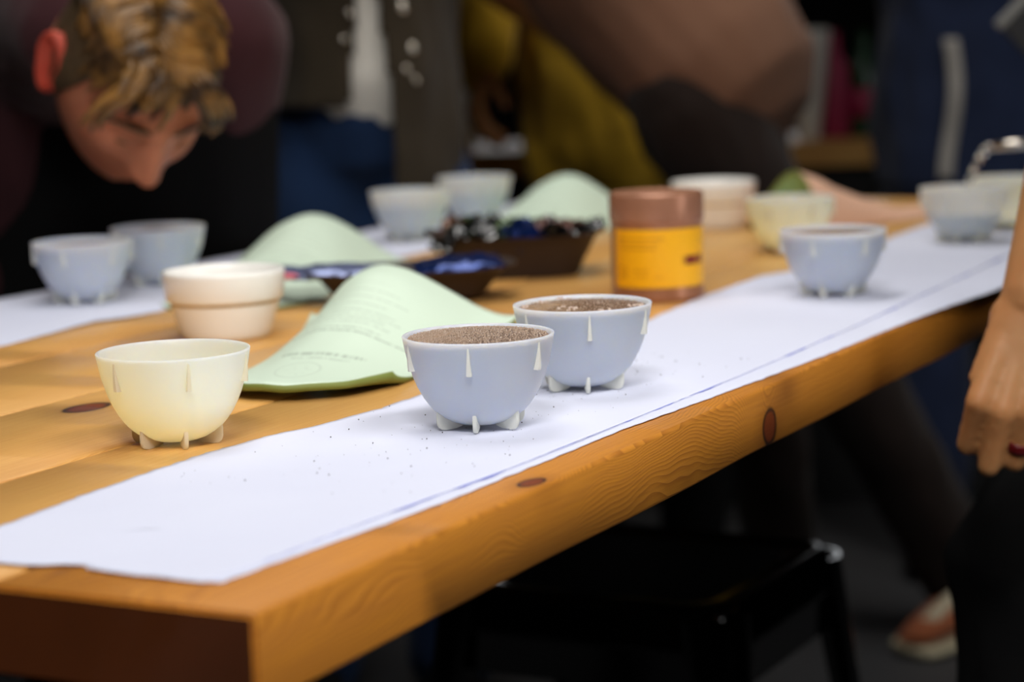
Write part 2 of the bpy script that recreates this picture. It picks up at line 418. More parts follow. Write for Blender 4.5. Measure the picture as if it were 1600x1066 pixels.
def foot_mesh():
    bm = bmesh.new()
    pl = [(.0286, .0122), (.0296, .0118), (.0299, .0100), (.0298, .0045), (.0288, .0018), (.0268, .0003), (.0240, 0), (.0170, .0004), (.0125, .0018), (.0115, .0032), (.016, .005), (.022, .0075), (.027, .0112)]
    hw = .00125
    A = [bm.verts.new((r, -hw, z)) for r, z in pl]; B = [bm.verts.new((r, hw, z)) for r, z in pl]
    bm.faces.new(A); bm.faces.new(B[::-1]); n = len(pl)
    es = []
    for k in range(n):
        f = bm.faces.new((A[k], B[k], B[(k+1) % n], A[(k+1) % n]))
    outer = [e for e in bm.edges if (e.verts[0].co.y == e.verts[1].co.y)]
    bmesh.ops.bevel(bm, geom=outer, offset=.0005, segments=2, affect='EDGES')
    return bm
proto_bowl = ob('bowl', bowl_mesh(), M['sil']); proto_rib = ob('rib', rib_mesh(), M['fin'], angle=40); proto_foot = ob('foot', foot_mesh(), M['fin'], angle=40)
pm = {'white': (proto_bowl.data, proto_rib.data, proto_foot.data)}
cm = []
for q_, d in enumerate(pm['white']):
    e = d.copy(); e.materials.clear(); e.materials.append(M['fin_backlit' if q_ else 'sil_backlit']); cm.append(e)
pm['cream'] = cm  # set with the light through the wall painted into its colour
e = pm['white'][0].copy(); e.materials.clear(); e.materials.append(M['sil_half_backlit']); pm['mid'] = [e, pm['white'][1], pm['white'][2]]
for o in (proto_bowl, proto_rib, proto_foot): bpy.data.objects.remove(o)

def crust_mat(name, dark, light, tan, sc, glossy=.35, tanpos=None):
    t = NT(name); o = t.obj(); x, y, z = t.sep(o)
    v = t.n('ShaderNodeTexVoronoi'); t.l(o, v.inputs['Vector']); v.inputs['Scale'].default_value = sc
    f = t.ramp(v.outputs['Distance'], .1, .75)
    c = t.mix(f, lin(light), lin(dark))
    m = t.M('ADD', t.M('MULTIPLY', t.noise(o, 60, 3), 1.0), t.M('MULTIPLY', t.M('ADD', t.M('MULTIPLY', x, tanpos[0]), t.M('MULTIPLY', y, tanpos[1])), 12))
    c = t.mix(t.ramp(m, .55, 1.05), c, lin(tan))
    rr = t.M('SQRT', t.M('ADD', t.M('POWER', x, 2), t.M('POWER', y, 2)))
    c = t.mix(t.ramp(rr, .0405, .0455), c, lin((150, 92, 30)))
    t.set(col=c, rough=glossy, spec=.5); t.bump(f, .0006, .8)
    return t.m
M['coffee_dark'] = plain('dark_brewed_coffee', (34, 18, 8), .2, vary=.1)
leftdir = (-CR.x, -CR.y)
M['crust1'] = crust_mat('granular_coffee_crust', (64, 42, 30), (138, 110, 92), (190, 156, 124), 900, .3, tanpos=leftdir)
M['crust2'] = crust_mat('foamy_coffee_crust', (98, 66, 42), (150, 118, 90), (196, 160, 118), 1100, .25, tanpos=leftdir)
M['crust3'] = crust_mat('smooth_coffee_foam', (122, 88, 48), (146, 112, 70), (158, 122, 78), 300, .4, tanpos=leftdir)
t = NT('bubble_film'); t.set(col=lin((184, 158, 136)), rough=.06, spec=.8, trans=.25); M['bubble'] = t.m
t = NT('bubble_bright'); t.set(col=lin((214, 190, 172)), rough=.06, spec=1.0, trans=.2); M['bubble2'] = t.m
def in_rad(z):
    for (a, b), (c, d) in zip(INP, INP[1:]):
        if b <= z <= d: return a+(c-a)*(z-b)/(d-b)
    return INP[-1][0]
def coffee_mesh(level, dome):
    bm = bmesh.new(); rl = in_rad(level)-.00025
    low = [(0, .0060)]+[(r-.0004, z+.0004) for (r, z) in INP if z < level-.002 and z > .0045]
    prof = low+[(rl, level-.0004)]
    mi = [0]*(len(prof)-1)
    for k in range(1, 13):
        q = 1-k/12; prof.append((rl*q if q > 1e-5 else 0, level+dome*(1-q*q)**.7)); mi.append(1)
    lathe(bm, prof, 64, mi=mi)
    for v in bm.verts:
        if v.co.z > level-.0002: v.co.z += .0004*noise.noise(v.co*220)*(dome > 0)
    return bm
def bubbles(rl, level, dome, n, r0, r1, where, seed):
    rnd = random.Random(seed); bm = bmesh.new()
    for _ in range(n):
        x, y, wgt = where(rnd)
        q = math.hypot(x, y)/rl
        if q > .97: continue
        r = r0+(r1-r0)*rnd.random()**2; z = level+dome*(1-q*q)**.7
        c = V((x, y, z+r*.1)); s = 6
        rows = [[bm.verts.new(c+V((r*math.cos(p)*math.cos(2*PI*i/s), r*math.cos(p)*math.sin(2*PI*i/s), r*math.sin(p)))) for i in range(s)] for p in (0, .75)]
        tp = bm.verts.new(c+V((0, 0, r)))
        for i in range(s):
            bm.faces.new((rows[0][i], rows[0][(i+1) % s], rows[1][(i+1) % s], rows[1][i])); bm.faces.new((rows[1][i], rows[1][(i+1) % s], tp))
    return bm
def cup(x, y, rz, label, col='white', level=None, crust=None, dome=0.0, z=0, group='silicone cupping bowls on the table'):
    r = thing('cupping_bowl', label, 'bowl', (x, y, z), rz, group)
    b = link(bpy.data.objects.new('bowl', pm[col][0]), r)
    for k in range(6):
        a = link(bpy.data.objects.new('rib', pm[col][1]), r); a.rotation_euler.z = R(60*k)
        a = link(bpy.data.objects.new('foot', pm[col][2]), r); a.rotation_euler.z = R(60*k)
    if level:
        c = ob('coffee', coffee_mesh(level, dome), [M['coffee_dark'], M[crust]], r); c.rotation_euler.z = -rz
    return r
def facing(x, y):  # angle of the direction from the bowl towards the camera
    return math.atan2(CO.y-y, CO.x-x)
def crot(x, y, deg):  # a rib sits deg to the right of the line to the camera
    return facing(x, y)+R(deg)
ZP = .0022
A_ = cup(.330, .278, crot(.330, .278, 10.5), 'empty cream bowl on bare wood at the table\'s near corner', 'cream')
B_ = cup(.4286, .1144, crot(.4286, .1144, -8), 'white bowl brimful of brown granular crust, nearest on the front runner', level=.0573, crust='crust1', dome=.0022, z=ZP)
C_ = cup(.5817, .1144, crot(.5817, .1144, 5.5), 'white bowl with large bubbles on tan froth, just behind the granular crust one', level=.0568, crust='crust2', dome=.0016, z=ZP)
D_ = cup(1.1115, .1158, crot(1.11, .1158, -22), 'white bowl with smooth tan foam, alone on the front runner right of the orange label', level=.0555, crust='crust3', z=ZP)
E_ = cup(.905, .8005, crot(.905, .80, -24), 'leftmost white bowl, on the far runner below the bent head', level=.0540, crust='crust3', z=ZP)
F_ = cup(1.046, .815, crot(1.046, .815, 3), 'white bowl of dark coffee under the nose of the bending man', level=.0545, crust='crust3', z=ZP)
G_ = cup(1.508, .783, crot(1.5, .78, 14), 'white bowl standing between two green pouches, left one of the distant pair', 'mid', level=.0440, crust='crust3', z=ZP)
H_c = cup(1.726, .812, crot(1.72, .81, -5), 'white bowl behind right of the distant pair, beside the farthest green pouch', 'mid', level=.0400, crust='crust3', z=ZP)
I_ = cup(1.5896, .1304, crot(1.59, .13, -20), 'half-filled white bowl at the right receiving the pour of water', 'mid', level=.0330, crust='crust3', z=ZP)
J_ = cup(1.735, .118, crot(1.73, .12, 12), 'bowl tinted cream as if backlit, cut by the right frame edge, behind the one being poured', 'cream', level=.012, crust='crust3', z=ZP)
K_ = cup(1.470, .288, crot(1.47, .288, 30), 'empty bowl tinted cream as if backlit on bare wood right of the lidded jar', 'cream')
# froth on the two front bowls
def w1(rnd):
    a = rnd.random()*2*PI; q = math.sqrt(rnd.random())*.0445; x, y = q*math.cos(a), q*math.sin(a)
    return x, y, 1
o = ob('foam_grains', bubbles(.0452, .0573, .0022, 5200, .00022, .00062, w1, 3), M['bubble'], B_); tag(o, kind='stuff'); o.rotation_euler.z = -B_.rotation_euler.z
o = ob('foam_grains', bubbles(.0450, .0568, .0016, 1500, .0002, .0005, w1, 4), M['bubble'], C_); tag(o, kind='stuff'); o.rotation_euler.z = -C_.rotation_euler.z
def clus(cl, sd):
    def f(rnd):
        u, v, s = cl[rnd.randrange(len(cl))]; u += rnd.gauss(0, s); v += rnd.gauss(0, s*1.0)
        rr = V((CR.x, CR.y)).normalized(); ff = V((CF.x, CF.y)).normalized()
        return u*rr.x+v*ff.x, u*rr.y+v*ff.y, 1
    return f
o = ob('froth_bubbles', bubbles(.0450, .0571, .0016, 70, .0007, .0019, clus([(-.041, -.003, .0022), (-.010, -.021, .004), (-.006, -.026, .003), (.033, -.017, .003), (.039, -.010, .003), (-.026, .020, .003), (-.012, .034, .003), (.012, -.036, .004)], 1), 5), M['bubble2'], C_, angle=None); tag(o, kind='stuff'); o.rotation_euler.z = -C_.rotation_euler.z

# ------------------------------------------------------------------ white stoneware cups
def ramekin(x, y, label):
    r = thing('stoneware_cup', label, 'cup', (x, y, 0), 0, 'white stoneware cups with a stepped rim')
    bm = bmesh.new()
    lathe(bm, [(0, 0), (.0345, 0), (.037, .0008), (.0385, .003), (.0405, .010), (.0435, .021), (.0455, .0285), (.0458, .0302)], 72)
    lathe(bm, [(.0472, .0318), (.0488, .0326), (.0496, .034), (.0510, .046), (.0516, .0535), (.0514, .0560), (.0505, .0572), (.0492, .0572), (.0480, .0560), (.0474, .053), (.0460, .042), (.0430, .028), (.039, .014), (.033, .0075), (.02, .0058), (0, .0055)], 72)
    ob('body', bm, M['ceramic'], r)
    bm = bmesh.new(); lathe(bm, [(.0440, .0292), (.0461, .0298), (.0464, .0310), (.0476, .0321), (.046, .0325)], 72); ob('unglazed_groove', bm, M['groove'], r)['label'] = 'tan unglazed line under the rim'
    return r
ramekin(.750, .530, 'white stepped-rim stoneware cup on bare wood behind the empty cream bowl')
ramekin(1.725, .480, 'distant white stepped-rim stoneware cup partly hidden behind the lidded jar')

# ------------------------------------------------------------------ jar
t = NT('amber_brown_plastic'); o = t.obj(); t.set(col=t.mix(t.noise(o, 25, 2), lin((160, 104, 72)), lin((184, 126, 92))), rough=.28, spec=.5, metal=.25); M['amber'] = t.m
M['lidm'] = plain('copper_brown_lid', (186, 132, 104), .26, metal=.35, vary=.06)
t = NT('orange_label'); uvs = t.sep(t.uv()); u, v = uvs[0], uvs[1]
base = lin((255, 186, 4))
def bars(t, u, v, rows, sc=70):
    acc = None
    for (v0, h, u0, u1, st) in rows:
        a = t.M('LESS_THAN', t.M('ABSOLUTE', t.M('SUBTRACT', v, v0)), h)
        b = t.M('LESS_THAN', t.M('ABSOLUTE', t.M('SUBTRACT', u, (u0+u1)/2)), (u1-u0)/2)
        nz = t.noise(t.comb(t.M('MULTIPLY', u, sc), v0*37+1, 0), 1.0, 1)
        m = t.M('MULTIPLY', t.M('MULTIPLY', a, b), t.M('MULTIPLY', t.M('GREATER_THAN', nz, .42), st))
        acc = m if acc is None else t.M('ADD', acc, m)
    return acc
rows = [(.84, .018, .06, .50, .55), (.75, .018, .08, .44, .55), (.67, .018, .08, .42, .55), (.35, .016, .06, .16, .6), (.29, .016, .06, .16, .6), (.23, .016, .06, .16, .6), (.17, .016, .06, .16, .6), (.30, .03, .22, .36, .35), (.20, .03, .22, .36, .35), (.18, .02, .40, .50, .3)]
ink = bars(t, u, v, rows, 60)
c = t.mix(ink, base, lin((176, 92, 6)))
blk = bars(t, u, v, [(.455, .078, .665, .93, 1.0)], 22)
c = t.mix(blk, c, lin((126, 34, 10)))
t.set(col=c, rough=.45); M['label'] = t.m
jar = thing('lidded_jar', 'round brown lidded jar with an orange-yellow label', 'jar', (1.073, .272, 0), 0)
jr = .0425
bm = bmesh.new(); lathe(bm, [(0, 0), (jr-.002, 0), (jr, .0015), (jr+.0004, .006), (jr-.0003, .0075), (jr-.0003, .068), (jr, .070), (jr, .0725), (jr-.002, .0735), (0, .0735)], 72)
ob('jar_body', bm, M['amber'], jar, angle=40)
bm = bmesh.new(); lathe(bm, [(0, .0725), (jr+.0002, .0725), (jr+.0009, .0733), (jr+.0009, .0945), (jr+.0002, .0972), (jr-.0015, .0982), (jr-.0035, .0978), (jr-.005, .0968), (0, .0968)], 72)
ob('lid', bm, M['lidm'], jar, angle=40)
bm = bmesh.new(); uvl = bm.loops.layers.uv.new('UVMap'); fa = math.atan2(CO.y-.272, CO.x-1.073); n = 48; cols = []
for i in range(n+1):
    a = fa+R(-62+142*i/n); cols.append([bm.verts.new(((jr+.0003)*math.cos(a), (jr+.0003)*math.sin(a), z)) for z in (.0135, .0665)])
for i in range(n):
    f = bm.faces.new((cols[i][0], cols[i+1][0], cols[i+1][1], cols[i][1]))
    for lp, (uu, vv) in zip(f.loops, ((i/n, 0), ((i+1)/n, 0), ((i+1)/n, 1), (i/n, 1))): lp[uvl].uv = (uu, vv)
ob('label', bm, M['label'], jar)['label'] = 'orange-yellow printed label'

# ------------------------------------------------------------------ mint pouches
def pouch_mat(name, rgb, text=True):
    t = NT(name); u, v, _ = t.sep(t.uv()); o = t.obj(); c = lin(rgb)
    base = t.mix(t.noise(o, 8, 2), tuple(x*.96 for x in c), tuple(min(1, x*1.03) for x in c))
    if text:
        # u runs along the pouch from its flat end, v across it
        rws = []
        for k, (a0, w_, v0, v1, s_) in enumerate([(.205, .006, .30, .62, .4), (.235, .010, .24, .70, .65), (.40, .005, .10, .86, .8), (.425, .005, .28, .80, .6), (.47, .004, .26, .80, .5), (.50, .004, .30, .80, .5), (.53, .004, .24, .80, .5), (.56, .004, .28, .80, .5), (.61, .004, .34, .80, .45), (.66, .004, .26, .74, .45), (.71, .004, .32, .80, .4), (.77, .004, .36, .74, .18)]):
            rws.append((a0, w_, v0, v1, s_))
        ink = bars(t, v, u, rws, 90)
        q = t.M('SQRT', t.M('ADD', t.M('POWER', t.M('MULTIPLY', t.M('SUBTRACT', u, .115), 2.0), 2), t.M('POWER', t.M('SUBTRACT', v, .5), 2)))
        seal = t.M('MULTIPLY', t.M('LESS_THAN', t.M('ABSOLUTE', t.M('SUBTRACT', q, .115)), .007), .22)
        seal2 = t.M('MULTIPLY', t.M('MULTIPLY', t.M('LESS_THAN', q, .09), t.M('GREATER_THAN', t.noise(o, 260, 1), .62)), .16)
        base = t.mix(t.M('MINIMUM', t.M('ADD', t.M('ADD', ink, seal), seal2), 1), base, tuple(x*.52 for x in c))
    t.set(col=base, rough=.55, spec=.35); t.bump(t.noise(o, 30, 3), .0015, .25)
    return t.m
M['mint'] = pouch_mat('mint_green_print', (210, 228, 208))
M['olive'] = plain('olive_underside', (120, 132, 62), .6)
M['peach'] = pouch_mat('peach_kraft', (232, 186, 158), False)
M['mint_in'] = plain('mint_lining', (150, 196, 150), .6)
def bell(u, p): return max(0, math.cos(u*PI/2))**p
def pouch(label, S0, E0, w0, w1, h1, lift=.006, bulge=.03, tip=.012, mats=None, p=1.5, hs=1.2, lean=0.0, open_end=False, group='mint green coffee pouches', end_scoop=.02, z0=0.0):
    """flat sealed end at S0, arched bottom end at E0"""
    S0 = V((*S0, 0)); E0 = V((*E0, 0)); d = (E0-S0); L = d.length; d.normalize(); b = V((-d.y, d.x, 0))
    r = thing('coffee_pouch', label, 'pouch', (S0.x, S0.y, z0), math.atan2(d.y, d.x), group)
    nu, nv = 44, 36
    def P(s, u, under):
        w = w0+(w1-w0)*s
        flare = 1+.10*max(0, s-.8)/.2*abs(u)**3
        y = u*w*flare
        x = s*L-bulge*(1-s)**6*(1-u*u)+end_scoop*max(0, s-.75)/.25*(abs(u)**2-.5)
        corner = (1-s)**10*max(0, abs(u)-.75)*.08
        x += corner
        h = h1*(s**hs)*(1-.10*max(0, s-.85)/.15)
        be = bell(u, p)
        lz = lift*(1-s)**8
        z = .0012+lz+h*be+tip*max(0, s-.7)/.3*abs(u)**6
        z += .0012*noise.noise(V((s*5, u*3, w0*50)))*(.3+be)
        y += lean*h*be
        if under: z = max(.0006, z-(.0012+.004*(1-s)**2)) if s < .3 else max(.0006, z-.0028)
        return V((x, y, z))
    bm = bmesh.new(); uvl = bm.loops.layers.uv.new('UVMap')
    for under in (0, 1):
        g = [[bm.verts.new(P(i/nu, -1+2*j/nv, under)) for j in range(nv+1)] for i in range(nu+1)]
        for i in range(nu):
            for j in range(nv):
                f = bm.faces.new((g[i][j], g[i+1][j], g[i+1][j+1], g[i][j+1])); f.material_index = under
                for lp, (a, c) in zip(f.loops, ((i, j), (i+1, j), (i+1, j+1), (i, j+1))): lp[uvl].uv = (a/nu, c/nv)
        if under == 0: g0 = g
    per = [(i, 0) for i in range(nu)]+[(nu, j) for j in range(nv)]+[(i, nv) for i in range(nu, 0, -1)]+[(0, j) for j in range(nv, 0, -1)]
    for (a, c) in zip(per, per[1:]+per[:1]):
        f = bm.faces.new((g0[a[0]][a[1]], g0[c[0]][c[1]], g[c[0]][c[1]], g[a[0]][a[1]])); f.material_index = 1
    ob('pouch_body', bm, mats or [M['mint'], M['olive']], r)
    # gusset at the arched end
    bm = bmesh.new(); top = [bm.verts.new(P(.985, -.97+1.94*j/nv, 1)) for j in range(nv+1)]; bot = []
    for j in range(nv+1):
        u = -.97+1.94*j/nv; q = P(.985, u, 1); bot.append(bm.verts.new((q.x-(.02 if not open_end else .05)*bell(u, 1), q.y, .0008)))
    for j in range(nv): bm.faces.new((top[j], top[j+1], bot[j+1], bot[j]))
    ob('gusset', bm, M['mint_in'], r)
    return r
pouch('nearest mint pouch with printed lines, arched end behind the granular crust bowl', (.520, .312), (.785, .368), .066, .084, .068, lift=.011, bulge=.044, tip=.018, p=1.15, hs=.95, lean=.30)
pouch('mint pouch at the left behind the white stoneware cup', (.905, .640), (1.19, .715), .070, .090, .070, lift=.002, bulge=.02, tip=.010, p=1.1, hs=.95)
pouch('farthest mint pouch, arched end beside the lidded jar', (1.46, .655), (1.76, .690), .068, .086, .070, p=1.2, hs=1.0, lift=.003, bulge=.02, tip=.012)
pouch('peach-backed pouch with green lined mouth behind the empty cream bowl', (1.955, .285), (1.690, .368), .052, .050, .077, lift=.004, bulge=.03, tip=.002, mats=[M['peach'], M['olive']], hs=1.5, p=.75, open_end=True)

# ------------------------------------------------------------------ trays with wrappers
M['tray'] = plain('dark_brown_card_tray', (44, 28, 18), .6, vary=.25)
M['foil_navy'] = plain('navy_foil', (26, 48, 104), .18, metal=.6, vary=.3, scale=40)
M['foil_grey'] = plain('grey_blue_foil', (120, 130, 168), .25, metal=.5, vary=.2, scale=40)
M['foil_pink'] = plain('pink_strip', (222, 110, 128), .4)
M['foil_black'] = plain('black_foil', (14, 16, 16), .12, spec=.8, vary=.3)
M['foil_green'] = plain('dark_green_foil', (60, 78, 40), .2, metal=.3, vary=.4, scale=60)
M['foil_brown'] = plain('brown_foil', (110, 78, 60), .25, metal=.3, vary=.4, scale=60)
M['foil_blush'] = plain('blush_foil', (190, 150, 142), .3, vary=.3, scale=60)
def tray(label, x, y, ang, hl, hw, h, z0=.0):
    r = thing('card_tray', label, 'tray', (x, y, z0), ang, 'dark brown card trays')
    def ring(k, z, pin=.25):
        out = []
        for i in range(40):
            a = 2*PI*i/40; c, s = math.cos(a), math.sin(a); e = 3.2
            q = (abs(c)**e+abs(s)**e)**(-1/e)
            out.append(V((c*q*hl*k*(1+.0*s), s*q*hw*k, z+.10*abs(c*q)**3*h*(z > h*.8))))
        return out
    bm = bmesh.new(); rows = []
    for (k, z) in ((.70, 0), (.78, h*.35), (.92, h*.85), (1.0, h), (1.03, h+.001), (1.02, h-.001), (.97, h-.001), (.90, h*.82), (.76, h*.36), (.68, .0022)):
        rows.append([bm.verts.new(p) for p in ring(k, z)])
    for a, b in zip(rows, rows[1:]):
        for i in range(40): bm.faces.new((a[i], a[(i+1) % 40], b[(i+1) % 40], b[i]))
    bm.faces.new(rows[0]); bm.faces.new(rows[-1])
    ob('tray_body', bm, M['tray'], r, angle=40); return r
tray('dark card tray of blue packets behind the nearest mint pouch', 1.005, .497, math.atan2(-.80, .60), .098, .058, .026, z0=.004)
tray('dark card tray heaped with crumpled wrappers left of the lidded jar', 1.215, .492, math.atan2(-.86, .5), .090, .060, .042)
def packet(name, label, c, ang, sx, sy, sz, m, tilt=(0, 0), group=None, crump=.004, seed=0, cat='packet'):
    bm = bmesh.new(); nu, nv = 16, 10
    for sgn in (1, -1):
        g = [[bm.verts.new((sx*(i/nu-.5), sy*(j/nv-.5), sgn*sz*.5*(math.sin(PI*i/nu)*math.sin(PI*j/nv))**.5+crump*noise.noise(V((i*.45+seed, j*.45, sgn*.3+seed))))) for j in range(nv+1)] for i in range(nu+1)]
        for i in range(nu):
            for j in range(nv): bm.faces.new((g[i][j], g[i+1][j], g[i+1][j+1], g[i][j+1]))
    bmesh.ops.remove_doubles(bm, verts=bm.verts, dist=.0004)
    o = ob(name, bm, m, angle=50); o.location = c; o.rotation_euler = (tilt[0], tilt[1], ang); tag(o, label, cat, group); return o
a1 = math.atan2(-.80, .60)
packet('foil_packet', 'long grey-blue foil packet lying in the left tray', (.962, .555, .030), a1, .105, .05, .012, M['foil_grey'], (0.1, .02), 'packets in the left tray', seed=1)
packet('foil_packet', 'navy foil packet at the right end of the left tray', (1.025, .455, .032), a1, .085, .055, .014, M['foil_navy'], (.1, -.04), 'packets in the left tray', seed=5)
packet('foil_packet', 'small pink-edged packet at the left tip of the left tray', (.915, .580, .031), a1+.2, .030, .012, .006, M['foil_pink'], (0, .05), 'packets in the left tray', seed=9, crump=.001)
mats = ['foil_black', 'foil_green', 'foil_brown', 'foil_black', 'foil_black', 'foil_green', 'foil_black', 'foil_brown', 'foil_navy', 'foil_black', 'foil_green', 'foil_black', 'foil_black', 'foil_blush', 'foil_black', 'foil_green']
rnd = random.Random(11)
nmz = {'foil_black': 'black', 'foil_green': 'dark green', 'foil_brown': 'brown', 'foil_blush': 'pale pink', 'foil_navy': 'navy'}
for k, mn in enumerate(mats):
    u = -.068+.136*((k*7) % 16)/15; v = -.035+.07*((k*5) % 4)/3
    d = V((math.cos(a1-.05), math.sin(a1-.05))); q = V((-d.y, d.x))
    c = V((1.215+d.x*u+q.x*v, .492+d.y*u+q.y*v, .044+.014*((k*3) % 3)/2))
    where = ('left end' if u < -.035 else 'right end' if u > .035 else 'middle left' if u < 0 else 'middle right')+(', frontmost row' if v < -.02 else ', second row' if v < .0 else ', third row' if v < .02 else ', rear row')
    packet('crumpled_wrapper', 'crumpled %s wrapper in the far tray heap, %s' % (nmz[mn], where), c, rnd.random()*6, .040, .032, .010, M[mn], (rnd.uniform(-.9, .9), rnd.uniform(-.7, .7)), 'crumpled wrappers heaped in the far tray', crump=.012, seed=k*3.7, cat='wrapper')

# ------------------------------------------------------------------ coffee grounds on the front runner
bm = bmesh.new(); rnd = random.Random(5)
for k in range(240):
    x = rnd.uniform(.22, .75); y = rnd.uniform(.05, .215) if rnd.random() < .55 else .1144+rnd.gauss(0, .045)
    if not .05 < y < .212: continue
    r = rnd.choice([.0002, .0003, .0003, .0004, .0006]); m = Matrix.Translation((x, y, .0025+r*.5)) @ Matrix.Scale(1, 4)
    bmesh.ops.create_icosphere(bm, subdivisions=1, radius=r*.8, matrix=m)
M['grounds'] = plain('coffee_grounds', (52, 34, 24), .8)
tag(ob('coffee_grounds', bm, M['grounds']), 'scattered specks of ground coffee on the front paper runner', 'coffee grounds', kind='stuff')

# ------------------------------------------------------------------ stool
def stool(x, y, rz, label):
    r = thing('metal_stool', label, 'stool', (x, y, FLOOR), rz, 'glossy black metal stools')
    zt = .455; hs = .152
    def sq(h, z, rad):
        out = []
        for (sx, sy, a0) in ((1, 1, 0), (-1, 1, 90), (-1, -1, 180), (1, -1, 270)):
            for k in range(7):
                a = R(a0+90*k/6); out.append(V((sx*(h-rad)+rad*math.cos(a), sy*(h-rad)+rad*math.sin(a), z)))
        return out
    bm = bmesh.new(); rows = []
    for (h, z, rad) in ((hs-.035, zt-.006, .03), (hs-.012, zt-.003, .03), (hs-.006, zt, .032), (hs, zt-.004, .034), (hs+.003, zt-.012, .035), (hs+.008, zt-.040, .035), (hs+.0095, zt-.044, .035), (hs+.008, zt-.046, .035), (hs+.006, zt-.046, .034)):
        rows.append([bm.verts.new(p) for p in sq(h, z, rad)])
    for a, b in zip(rows, rows[1:]):
        n = len(a)
        for i in range(n): bm.faces.new((a[i], a[(i+1) % n], b[(i+1) % n], b[i]))
    bm.faces.new(rows[0][::-1]).material_index = 1; ob('seat', bm, [M['gloss'], M['matte_black']], r, angle=60)
    for sx in (1, -1):
        for sy in (1, -1):
            bm = bmesh.new()
            def ring(px, py, z, w, fl):
                # angle-section leg with a ridged rounded outer corner
                pts = []
                for k in range(11):
                    a = R(-45+9*k*2-45); rr = w*(1+.10*math.cos(k*PI))
                    pts.append((px+sx*(rr*math.cos(a+R(45))*.75), py+sy*(rr*math.sin(a+R(45))*.75), z))
                return pts
            A = []
            for (t_, w) in ((0, .040), (.35, .034), (.7, .027), (1, .020)):
                z = zt-.010-t_*(zt-.010); px = sx*(hs-.028+.062*t_); py = sy*(hs-.028+.062*t_)
                pts = []
                for k in range(13):
                    a = R(-20+130*k/12); rr = w*(1+(.05 if k % 4 == 2 else 0))
                    pts.append(V((px+sx*rr*math.cos(a), py+sy*rr*math.sin(a), z)))
                for k in range(12, -1, -1):
                    a = R(-20+130*k/12); rr = w-.004
                    pts.append(V((px+sx*rr*math.cos(a), py+sy*rr*math.sin(a), z)))
                A.append([bm.verts.new(p) for p in pts])
            for a, b in zip(A, A[1:]):
                n = len(a)
                for i in range(n): bm.faces.new((a[i], a[(i+1) % n], b[(i+1) % n], b[i]))
            bm.faces.new(A[0]); bm.faces.new(A[-1][::-1])
            ob('leg', bm, M['gloss'], r, angle=50)
    for k in range(4):
        bm = bmesh.new(); m = Matrix.Rotation(k*PI/2, 3, 'Z'); kx = hs+.001
        for (z, hh, th) in ((zt-.066, .040, .003),):
            off = kx if z > .3 else kx+.036
            box(bm, m @ V((off, 0, z)), (.004, (2*off-.03), hh) if k % 2 == 0 else ((2*off-.03), .004, hh))
        ob('side_panel', bm, M['gloss'], r, smooth=False)
    return r
stool(1.235, .365, R(-1), 'glossy black metal stool tucked under the table, nearest the viewer')

# ------------------------------------------------------------------ people
def head_mesh():
    """local head: x = its left(+)/right, y = face forward, z = crown; 1 = one mesh of head, nose, lips, chin and ears"""
    bm = bmesh.new(); nu, nv = 72, 56
    g = lambda a, s: math.exp(-(a/s)**2)
    def P(th, ph):
        c = V((math.cos(ph)*math.sin(th), math.cos(ph)*math.cos(th), math.sin(ph)))
        x, y, z = .0765*c.x, .097*c.y, .117*c.z
        if z > 0: y -= .006*(z/.117)
        if z < 0:
            t = -z/.117; x *= 1-.30*t**1.6
            if y < 0: y *= 1-.55*t
            else: y *= 1-.10*t
        if c.y > 0:
            ax = abs(x); f = min(1, c.y*1.6)
            y += f*(.004*g(z-.027, .010)*g(ax, .05))
            y -= f*.0115*g(ax-.031, .014)*g(z-.006, .012)
            y += f*.0045*g(ax-.031, .010)*g(z-.004, .008)
            if -.045 < z < .03:
                k = (.03-z)/.06; k = min(1, k)
                y += f*g(x, .0095+.005*k)*(.004+.025*k**1.3)*(1 if z > -.033 else max(0, 1-(-.033-z)/.010))
            y += f*.009*g(ax-.013, .0055)*g(z+.031, .007)
            y += f*.006*g(ax-.042, .020)*g(z+.018, .018)
            y += f*.0075*g(x, .022)*(g(z+.056, .0055)+g(z+.068, .0065))-f*.004*g(x, .026)*g(z+.0615, .0022)
            y += f*.009*g(x, .020)*g(z+.098, .014)
        return V((x, y, z))
    rows = []
    for i in range(1, nv):
        ph = -PI/2+PI*i/nv; rows.append([bm.verts.new(P(2*PI*j/nu, ph)) for j in range(nu)])
    for a, b in zip(rows, rows[1:]):
        for j in range(nu): bm.faces.new((a[j], a[(j+1) % nu], b[(j+1) % nu], b[j]))
    lo = bm.verts.new(P(0, -PI/2)); hi = bm.verts.new(P(0, PI/2))
    for j in range(nu): bm.faces.new((lo, rows[0][(j+1) % nu], rows[0][j])); bm.faces.new((hi, rows[-1][j], rows[-1][(j+1) % nu]))
    return bm
def ear_into(bm, M4, mi):
    for s in (1, -1):
        rows = []; n = 20
        for (k, d) in ((1.0, -.004), (1.06, .004), (1.0, .009), (.86, .010), (.74, .005), (.5, .001), (.2, 0)):
            row = []
            for i in range(n):
                a = 2*PI*i/n; y = -.012+.019*k*math.cos(a)*(1.1 if math.sin(a) > 0 else .82)-.006*math.sin(a); z = .001+.033*k*math.sin(a)
                row.append(bm.verts.new(M4 @ V((s*(.0745+d+.010*(1-math.cos(a))*.5), y, z))))
            rows.append(row)
        for a, b in zip(rows, rows[1:]):
            for i in range(n): bm.faces.new((a[i], a[(i+1) % n], b[(i+1) % n], b[i])).material_index = mi
        bm.faces.new(rows[-1]).material_index = mi
